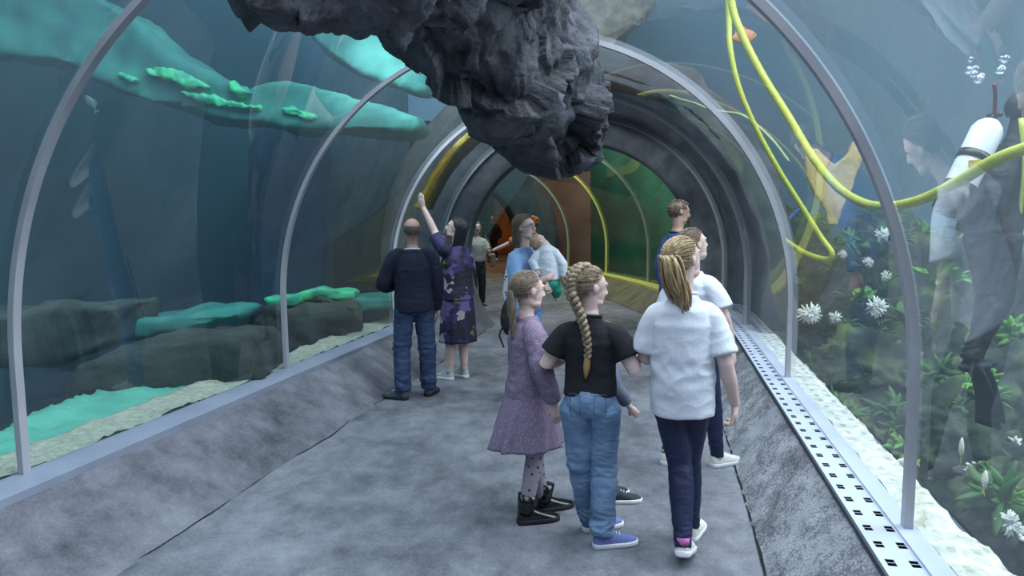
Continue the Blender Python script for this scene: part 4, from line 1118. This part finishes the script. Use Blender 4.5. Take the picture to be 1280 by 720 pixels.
# scarf / printed bag at her side and backpack
def at_local(root, p):
    return Matrix.Translation(root.location) @ Matrix.Rotation(root.rotation_euler.z, 4, 'Z') @ Vector(p)
bm = bmesh.new()
tube(bm, [Vector((.035, 7.12, 1.36)), Vector((.01, 7.10, 1.15)), Vector((.0, 7.08, .98)), Vector((.01, 7.06, .88))], [(.06, .02), (.08, .035), (.085, .04), (.06, .03)], 16, ref=(0, 1, 0), sub=4)
o = from_bm('spotted_bag', bm, dots_mat('black_white_spots', '#d9dade', '#17181c', 28, .3), None); fuse(o, .012, 2, wrinkle(.01, 9)); tag(o, 'black and white spotted cloth bag hanging at the side of the woman with the baby', 'bag')
bm = bmesh.new()
tube(bm, [Vector((.0, 7.0, .94)), Vector((-.02, 6.98, .84)), Vector((-.02, 6.98, .70)), Vector((.0, 6.98, .63))], [(.05, .05), (.08, .08), (.085, .08), (.05, .05)], 16, ref=(0, 1, 0), sub=3)
bk = from_bm('backpack', bm, mat('black_nylon', '#1b1c20', '#2a2b30', 8, .7, .4, 30), None); fuse(bk, .012, 2, wrinkle(.012, 9)); tag(bk, 'small black backpack hanging below the spotted bag', 'bag')
bm = bmesh.new(); tube(bm, [Vector((-.07, 6.96, .72)), Vector((-.12, 6.95, .62)), Vector((-.08, 6.95, .50))], .008, 6, sub=3); from_bm('strap', bm, M_iris, bk); bm = bmesh.new(); tube(bm, [Vector((-.01, 7.0, .92)), Vector((.05, 7.0, 1.15)), Vector((.10, 7.03, 1.40))], .014, 6, sub=3); from_bm('strap', bm, M_iris, bk)

# --- baby ------------------------------------------------------------------------
def baby():
    root = empty('person', (.315, 6.86, 1.10), 0); tag(root, 'baby in a white long-sleeved top and green trousers held in the arms of the woman', 'person')
    bm = bmesh.new()
    Mh = Matrix.Translation((-.065, .03, .375)) @ Matrix.Rotation(D2(-20), 4, 'Y') @ Matrix.Rotation(D2(-60), 4, 'Z') @ Matrix.Rotation(D2(35), 4, 'X') @ Matrix.Scale(.150, 4)
    head_shapes(bm, Mh, .95)
    tube(bm, [(.02, 0, .02), (.01, 0, .18), (-.01, 0, .30), (-.03, 0, .38)], [(.085, .075), (.095, .08), (.075, .06), (.035, .035)], 14)
    arm = [Vector((.07, -.02, .27)), Vector((.145, -.05, .17)), Vector((.15, -.05, .04))]
    tube(bm, arm, [.03, .026, .018], 10); do_hand(bm, arm[-1], Vector((0, 0, -1)), Vector((-1, 0, 0)), .075, 1, .3)
    arm2 = [Vector((-.08, -.02, .26)), Vector((-.13, -.04, .19)), Vector((-.10, -.07, .12))]
    tube(bm, arm2, [.03, .026, .018], 10); do_hand(bm, arm2[-1], Vector((.5, 0, -.7)), Vector((0, 1, 0)), .075, 1, .3)
    for s in (-1, 1): tube(bm, [(s*.05, 0, .03), (s*.09, .02, -.06), (s*.09, .10, -.13)], [.05, .042, .03], 10); ball(bm, Vector((s*.09, .12, -.15)), (.028, .05, .025))
    b = from_bm('body', bm, M_skin, root); fuse(b, .006, 2)
    bm = bmesh.new()
    tube(bm, [(.02, 0, .03), (.015, 0, .12), (.01, 0, .2), (-.01, 0, .30), (-.02, 0, .345)], [(.100, .09), (.112, .095), (.108, .09), (.088, .07), (.045, .045)], 18)
    tube(bm, [Vector((.05, -.01, .28))]+arm[:2]+[arm[2]+Vector((0, 0, .02))], [.045, .046, .042, .032], 12)
    tube(bm, [Vector((-.05, -.01, .27))]+arm2, [.045, .044, .042, .03], 12)
    o = from_bm('shirt', bm, M_white, root); fuse(o, .007, 2, wrinkle(.006, 14, 2))
    bm = bmesh.new(); ball(bm, Vector((.02, 0, .0)), (.10, .09, .07))
    for s in (-1, 1): tube(bm, [(s*.05, 0, .02), (s*.09, .02, -.06), (s*.09, .10, -.12)], [.062, .056, .04], 12)
    o = from_bm('trousers', bm, mat('green_cotton', '#2f8a74', rough=.9), root); fuse(o, .008, 2, wrinkle(.005, 14, 2))
    face_parts(root, Mh, M_skin, M_hblond)
    do_hair(root, Mh, 'short', mat('baby_hair', '#b0917c', '#c4a48f', 40, .8), random.Random(2), n=40)
baby()
# --- man in the blue jacket --------------------------------------------------------
M_royal = mat('royal_blue_fleece', '#33487f', '#3f568f', 6, .9, .3, 100)
person('person', 'tall dark-haired man in a blue jacket looking right near the perforated channel', (1.665, 7.60), D2(-70), 1.84, head=(D2(-14), D2(-8), 0), hh=.128, skin=M_skin2, wd=1.1,
    top=dict(m=M_royal, hem=.48, ease=.018, box=.9, sleeve=1.95, sr=.046, cuff=.7, amp=.009, collar=mat('dark_collar', '#232a44')), bottom=dict(m=M_jeand, r=(.06, .048, .044, .04)),
    shoes=('sneaker', M_bsneak, M_soled, .158), hair=('short', M_hbrown, 1, 160), seed=29, voxel=.009)
# --- far woman with the shoulder bag ----------------------------------------------
M_greyt = mat('grey_tee', '#a7a8a2', '#b6b7b1', 4, .9, .1, 60)
r_, j_, MH_, h_ = person('person', 'blond woman in a grey T-shirt and black jeans standing beyond the ring', (-.66, 14.6), D2(-150), 1.64, head=(D2(-15), 0, 0), hh=.134,
    J=dict(elL=(-.15, .02, .64), wrL=(-.14, .12, .57), hdL=(-.5, .8, -.2)), top=dict(m=M_greyt, hem=.54, ease=.02, box=.8, sleeve=.7, sr=.046), bottom=dict(m=mat('black_denim', '#2b2c31', '#3a3b41', 5, .85), r=(.058, .044, .040, .034)),
    shoes=('sneaker', M_bsneak, M_sole, .155), hair=('long', M_hblond2, 1.2, 90), seed=31, voxel=.012)
bm = bmesh.new(); box(bm, (-.36, 14.42, .92), (.10, .28, .26)); o = from_bm('shoulder_bag', bm, mat('tan_leather', '#7d7257', rough=.6), None, False)
bv = o.modifiers.new('b', 'BEVEL'); bv.width = .035; bv.segments = 3
tag(o, 'brown shoulder bag hanging at the hip of the far blond woman', 'bag')
bm = bmesh.new(); tube(bm, [(-.36, 14.40, 1.04), (-.42, 14.44, 1.25), (-.50, 14.5, 1.38), (-.48, 14.6, 1.36)], .012, 6, sub=3); from_bm('strap', bm, mat('strap_leather', '#5d5440'), o)
# --- curly ginger person ------------------------------------------------------------
M_orangetop = dots_mat('orange_patterned_top', '#b06f2c', '#5c3a1c', 20, .25)
r_, j_, MH_, h_ = person('person', 'person with curly ginger hair and orange patterned top behind the woman holding the baby', (.40, 14.5), D2(150), 1.72, head=(D2(-20), 0, 0), hh=.134,
    J=dict(shR=(.11, 0, .80), elR=(.30, .10, .69), wrR=(.43, .17, .63), hdR=(1, .3, -.2), elL=(-.17, .10, .72), wrL=(-.13, .2, .84), hdL=(.1, .3, 1)),
    top=dict(m=M_orangetop, hem=.50, ease=.02, box=.8, sleeve=.7, sr=.046), bottom=dict(m=M_jeang), shoes=('sneaker', mat('tan_shoe', '#a8803c'), M_sole, .155), hair=('curly', M_hginger, 1, 160), seed=37, voxel=.012)
# --- silhouettes in the orange room -------------------------------------------------
M_suit = mat('black_suit', '#121216', '#1b1b20', 5, .9)
person('person', 'bald man in black standing in front of the orange panel', (-.75, 30.5), D2(170), 1.86, hh=.132, skin=M_skin2, wd=1.2, top=dict(m=M_suit, hem=.46, ease=.02, box=1, sleeve=1.9, sr=.05), bottom=dict(m=M_suit), shoes=('sneaker', M_bsneak, M_soled, .16), seed=41, voxel=.018, detail=False, hair=('balding', M_hblack, 1, 20))
person('person', 'second man in black at the left of the orange panel', (-1.75, 31.0), D2(200), 1.90, hh=.132, skin=M_skin2, wd=1.15, top=dict(m=M_suit, hem=.46, ease=.02, box=1, sleeve=1.9, sr=.05), bottom=dict(m=M_suit), shoes=('sneaker', M_bsneak, M_soled, .16), seed=43, voxel=.018, detail=False, hair=('balding', M_hblack, 1, 20))

# --- diver --------------------------------------------------------------------------
M_wet = mat('black_neoprene', '#15181d', '#20242b', 6, .6, .2, 40)
r_, j_, MH_, h_ = person('person', 'scuba diver in a black wetsuit floating upright behind the right glass', (3.0, 4.75), D2(-78), 1.75, head=(D2(6), D2(-8), 0), hh=.134, lean=(0, .22), skin=M_wet, zoff=.66, armr=1.2,
    J=dict(elR=(.15, .10, .68), wrR=(.10, .24, .70), hdR=(0, 1, .1), elL=(-.15, .12, .68), wrL=(-.1, .26, .72), hdL=(0, 1, .1), kneeR=(.06, -.02, .28), ankR=(.06, -.14, .07), kneeL=(-.06, .05, .28), ankL=(-.06, .0, .05)),
    top=dict(m=M_wet, hem=.50, ease=.008, box=.3, sleeve=1.9, sr=.042), bottom=dict(m=M_wet, r=(.058, .042, .038, .028)), voxel=.009, detail=False, seed=51)
bm = bmesh.new(); ball(bm, MH_ @ Vector((0, .33, .04)), (.062, .04, .04), 14); from_bm('mask', bm, mat('mask_glass', '#31404a', rough=.1), r_)
bm = bmesh.new(); tube(bm, [MH_ @ Vector((0, .42, -.25)), MH_ @ Vector((0, .55, -.27))], .035, 10); from_bm('regulator', bm, M_iris, r_)
bm = bmesh.new(); hair_cap(bm, MH_, .03); from_bm('hood', bm, M_wet, r_)
for s in 'RL':
    A = j_['ank'+s]; bm = bmesh.new(); tube(bm, [A, A+Vector((0, .08, -.10)), A+Vector((0, .14, -.28)), A+Vector((0, .16, -.42))], [(.04, .045), (.06, .03), (.085, .012), (.10, .008)], 14, ref=(0, 1, 0), sub=3); from_bm('fin', bm, M_wet, r_)
bm = bmesh.new(); tube(bm, [Vector((0, -.10, .9)), Vector((0, -.07, 1.15)), Vector((0, .04, 1.38))], [(.16, .10), (.17, .12), (.15, .08)], 18, sub=4, ref=(0, 1, 0)); o = from_bm('buoyancy_vest', bm, M_wet, r_); fuse(o, .012, 2, wrinkle(.012, 8))
# cylinder: white with black boot and band, yellow mark
tk = empty('air_cylinder'); tk.parent = r_; A = Vector((0, -.30, 1.10)); B = Vector((0, -.06, 1.56)); d = (B-A).normalized()
bm = bmesh.new(); tube(bm, [A, A+d*.02, B-d*.05, B-d*.01, B+d*.02, B+d*.03], [.085, .092, .092, .075, .045, .02], 24); from_bm('cylinder', bm, mat('cylinder_white', '#e2e8ea', rough=.35), tk)
bm = bmesh.new(); tube(bm, [A-d*.09, A-d*.07, A+d*.10], [.08, .098, .098], 24); from_bm('boot', bm, M_iris, tk)
bm = bmesh.new(); tube(bm, [A+d*.26, A+d*.31], .098, 24); from_bm('band', bm, M_iris, tk)
bm = bmesh.new(); box(bm, A+d*.19+Vector((.085, -.03, .03)), (.04, .05, .07)); from_bm('mark', bm, mat('yellow_mark', '#d9b83a'), tk, False)
bm = bmesh.new(); tube(bm, [B+d*.02, B+d*.07], .02, 10); tube(bm, [B+d*.06+Vector((-.05, 0, 0)), B+d*.06+Vector((.05, 0, 0))], .014, 8); from_bm('valve', bm, M_iris, tk)
bm = bmesh.new(); tube(bm, [B+d*.06, B+Vector((.06, -.03, .17)), B+Vector((.10, -.08, .22))], .012, 8, sub=5); from_bm('hose', bm, mat('dark_red_hose', '#6b2f3a'), tk)
bm = bmesh.new(); tube(bm, [B+Vector((.12, .10, .02)), B+Vector((.16, .10, -.25)), B+Vector((.15, .09, -.60))], .014, 8, sub=5); from_bm('hose', bm, M_hose, tk)

# ------------------------------------------------------------------ water filling both tanks around the tunnel
def water(name, side, scol, sden, acol, aden, label):
    m = bpy.data.materials.new(name); m.use_nodes = True; nt = m.node_tree; N = nt.nodes; L = nt.links
    N.remove(N['Principled BSDF']); o = N['Material Output']
    sc_ = N.new('ShaderNodeVolumeScatter'); sc_.inputs['Color'].default_value = (*scol, 1); sc_.inputs['Density'].default_value = sden; sc_.inputs['Anisotropy'].default_value = .2
    ab = N.new('ShaderNodeVolumeAbsorption'); ab.inputs['Color'].default_value = (*acol, 1); ab.inputs['Density'].default_value = aden
    ad = N.new('ShaderNodeAddShader'); L.new(sc_.outputs[0], ad.inputs[0]); L.new(ab.outputs[0], ad.inputs[1]); L.new(ad.outputs[0], o.inputs['Volume'])
    P = [(side*2.175, .30), (side*2.175, -1.35), (side*7.6, -1.35), (side*7.6, 6.0), (side*.005, 6.0)]
    P += [(side*max(.005, x), z) for x, z in (prof(a/48, .018) for a in range(24, -1, -1))]
    bm = bmesh.new(); rings = [[W(NEAR, .6+5.35*i/24, x, z) for x, z in P] for i in range(25)]
    rings_mesh(bm, rings, closed=True)
    bmesh.ops.triangulate(bm, faces=[f for f in bm.faces if len(f.verts) > 4])
    o = from_bm('water', bm, m, None, False, kind='stuff'); tag(o, label, 'water')
water('sea_water', 1, (.60, .78, .92), .048, (.40, .80, .92), .035, 'hazy grey blue water filling the right tank')
water('sea_water_deep', -1, (.45, .72, .88), .030, (.25, .68, .85), .05, 'dark blue green water filling the left tank')

# ------------------------------------------------------------------ far room behind the second ring
def area(name, loc, size, power, col, target=None, sy=None):
    l = bpy.data.lights.new(name, 'AREA'); l.energy = power; l.color = col; l.size = size
    if sy: l.shape = 'RECTANGLE'; l.size_y = sy
    o = bpy.data.objects.new(name, l); COL.objects.link(o); o.location = loc
    d = (Vector(target)-Vector(loc)) if target else Vector((0, 0, -1))
    o.rotation_euler = d.to_track_quat('-Z', 'Y').to_euler(); return o
M_orange = mat('orange_wall', '#a06a40', '#7a4a2a', 1.5, .8)
M_black = mat('dark_room', '#15110f', rough=.9)
M_pave = mat('room_floor', '#7a6a5c', '#8a7868', 1.5, .6)
def quad(name, P, m, **k): return mesh(name, P, [(0, 1, 2, 3)], m, None, False, **k)
quad('floor', [(-9, 23.0, 0), (5, 23.0, 0), (5, 40, 0), (-9, 40, 0)], M_pave, **st)
quad('wall_back', [(-9, 38, 0), (5, 38, 0), (5, 38, 6), (-9, 38, 6)], M_black, **st)
quad('wall_left', [(-9, 23, 0), (-9, 38, 0), (-9, 38, 6), (-9, 23, 6)], M_black, **st)
quad('wall_right', [(5, 23, 0), (5, 38, 0), (5, 38, 6), (5, 23, 6)], M_black, **st)
quad('ceiling', [(-9, 23, 6), (5, 23, 6), (5, 38, 6), (-9, 38, 6)], M_black, **st)
bm = bmesh.new(); box(bm, (-.30, 36.8, 1.6), (1.0, .4, 3.2)); o = from_bm('orange_panel', bm, M_orange, None, False)
bmd = o.modifiers.new('b', 'BEVEL'); bmd.width = .04
tag(o, 'tall orange panel at the far end of the walkway', 'panel')
# far half: green tank walls and a wall painted as the orange room's reflection to its right, dark to its left
wallquad('wall_right', (6.2, 13.2, 0), (4.3, 19.5, 0), -1, 6, mat('green_tank_side', '#1f5a3e', '#16452f', .8, .8))
wallquad('wall_right', (4.3, 19.5, 0), (2.45, 23.6, 0), -1, 6, mat('green_tank', '#2a6a55', '#1b4c40', .8, .8))
wallquad('wall_right', (2.45, 23.6, 0), (.9, 24.6, 0), -1, 6, mat('orange_reflection_wall', '#8a6a60', '#5a403c', .8, .8))  # reddish colour stands for the orange room reflected in the glass
wallquad('wall_left', (-3.0, 13.5, 0), (-5.2, 22.5, 0), -1, 6, mat('dark_tank', '#17303d', '#11242e', .8, .8))

area('lamp', (-.3, 33.5, 5.5), 2, 50, (1, .66, .40), (-.3, 36.8, 1.3))
area('lamp', (-1.5, 28, 5.2), 3, 110, (1, .72, .5), (-1.5, 28, 0))
area('lamp', (2.9, 18.8, 4.8), 1.2, 105, (.55, 1, .82), (3.6, 21.5, .6), 3)
area('lamp', (.3, 13.6, 5.0), 2.0, 210, (.95, .96, 1), (-.3, 15.2, 0), 2)  # added fill that brightens the far woman beyond the ring
area('lamp', (1.5, 16.6, 4.6), .5, 60, (1, .93, .45), (2.1, 17.8, .6), 1)
area('lamp', (2.6, 21.5, 4.4), 1.0, 50, (1, .78, .68), (2.6, 21.5, 0), 3)
# daylight over the tanks, plus an added spot for the ring
area('lamp', (4.6, 4.0, 6.4), 5.0, 1900, (.88, .94, 1), (2.2, 4.5, 0), 14)
area('lamp', (.2, 1.5, 6.3), 4.0, 430, (.80, .85, 1), (.2, 4, 0), 8)
sl = bpy.data.lights.new('ring_fill', 'SPOT'); sl.energy = 1800; sl.spot_size = math.radians(40); sl.spot_blend = .7; sl.shadow_soft_size = .3; sl.color = (.92, .95, 1)  # added spot without a fixture, brightens the right face of the ring
so = bpy.data.objects.new('ring_fill', sl); COL.objects.link(so); so.location = (-3.6, 8.4, 4.8); so.rotation_euler = (Vector((2.75, 11.6, 1.5))-so.location).to_track_quat('-Z', 'Y').to_euler()
area('lamp', (-5.6, 4.5, 6.3), 3.5, 330, (.72, .95, 1), (-4.8, 6, 0), 12)
w = bpy.data.worlds.new('world'); SC.world = w; w.use_nodes = True
w.node_tree.nodes['Background'].inputs[0].default_value = (.34, .40, .58, 1)
w.node_tree.nodes['Background'].inputs[1].default_value = .22
SC.view_settings.view_transform = 'Standard'; SC.view_settings.look = 'None'
SC.view_settings.gamma = 1; SC.view_settings.exposure = 0; SC.view_settings.use_curve_mapping = False
SC.cycles.use_denoising = True
SC.cycles.max_bounces = 10; SC.cycles.transparent_max_bounces = 24; SC.cycles.diffuse_bounces = 3; SC.cycles.glossy_bounces = 3
SC.cycles.sample_clamp_indirect = 4; SC.cycles.caustics_reflective = False; SC.cycles.caustics_refractive = False

for x, z, w_ in ((-1.15, 3.35, .5), (-.62, 3.2, .16), (-1.55, 3.0, .14)):
    bm = bmesh.new(); box(bm, (x, 27.5, z), (w_, .5, .05)); o = from_bm('ceiling_lamp', bm, mat('lamp_glow', '#ffb070', emit=6), None, False)
    tag(o, {.5: 'long orange ceiling lamp glowing above the far room entrance', .16: 'small lamp right of the long orange ceiling lamp', .14: 'small lamp left of the long orange ceiling lamp'}[w_], 'lamp')
    bm = bmesh.new(); tube(bm, [(x, 27.5, z), (x, 27.5, 6)], .012, 6); from_bm('cord', bm, M_black, o)
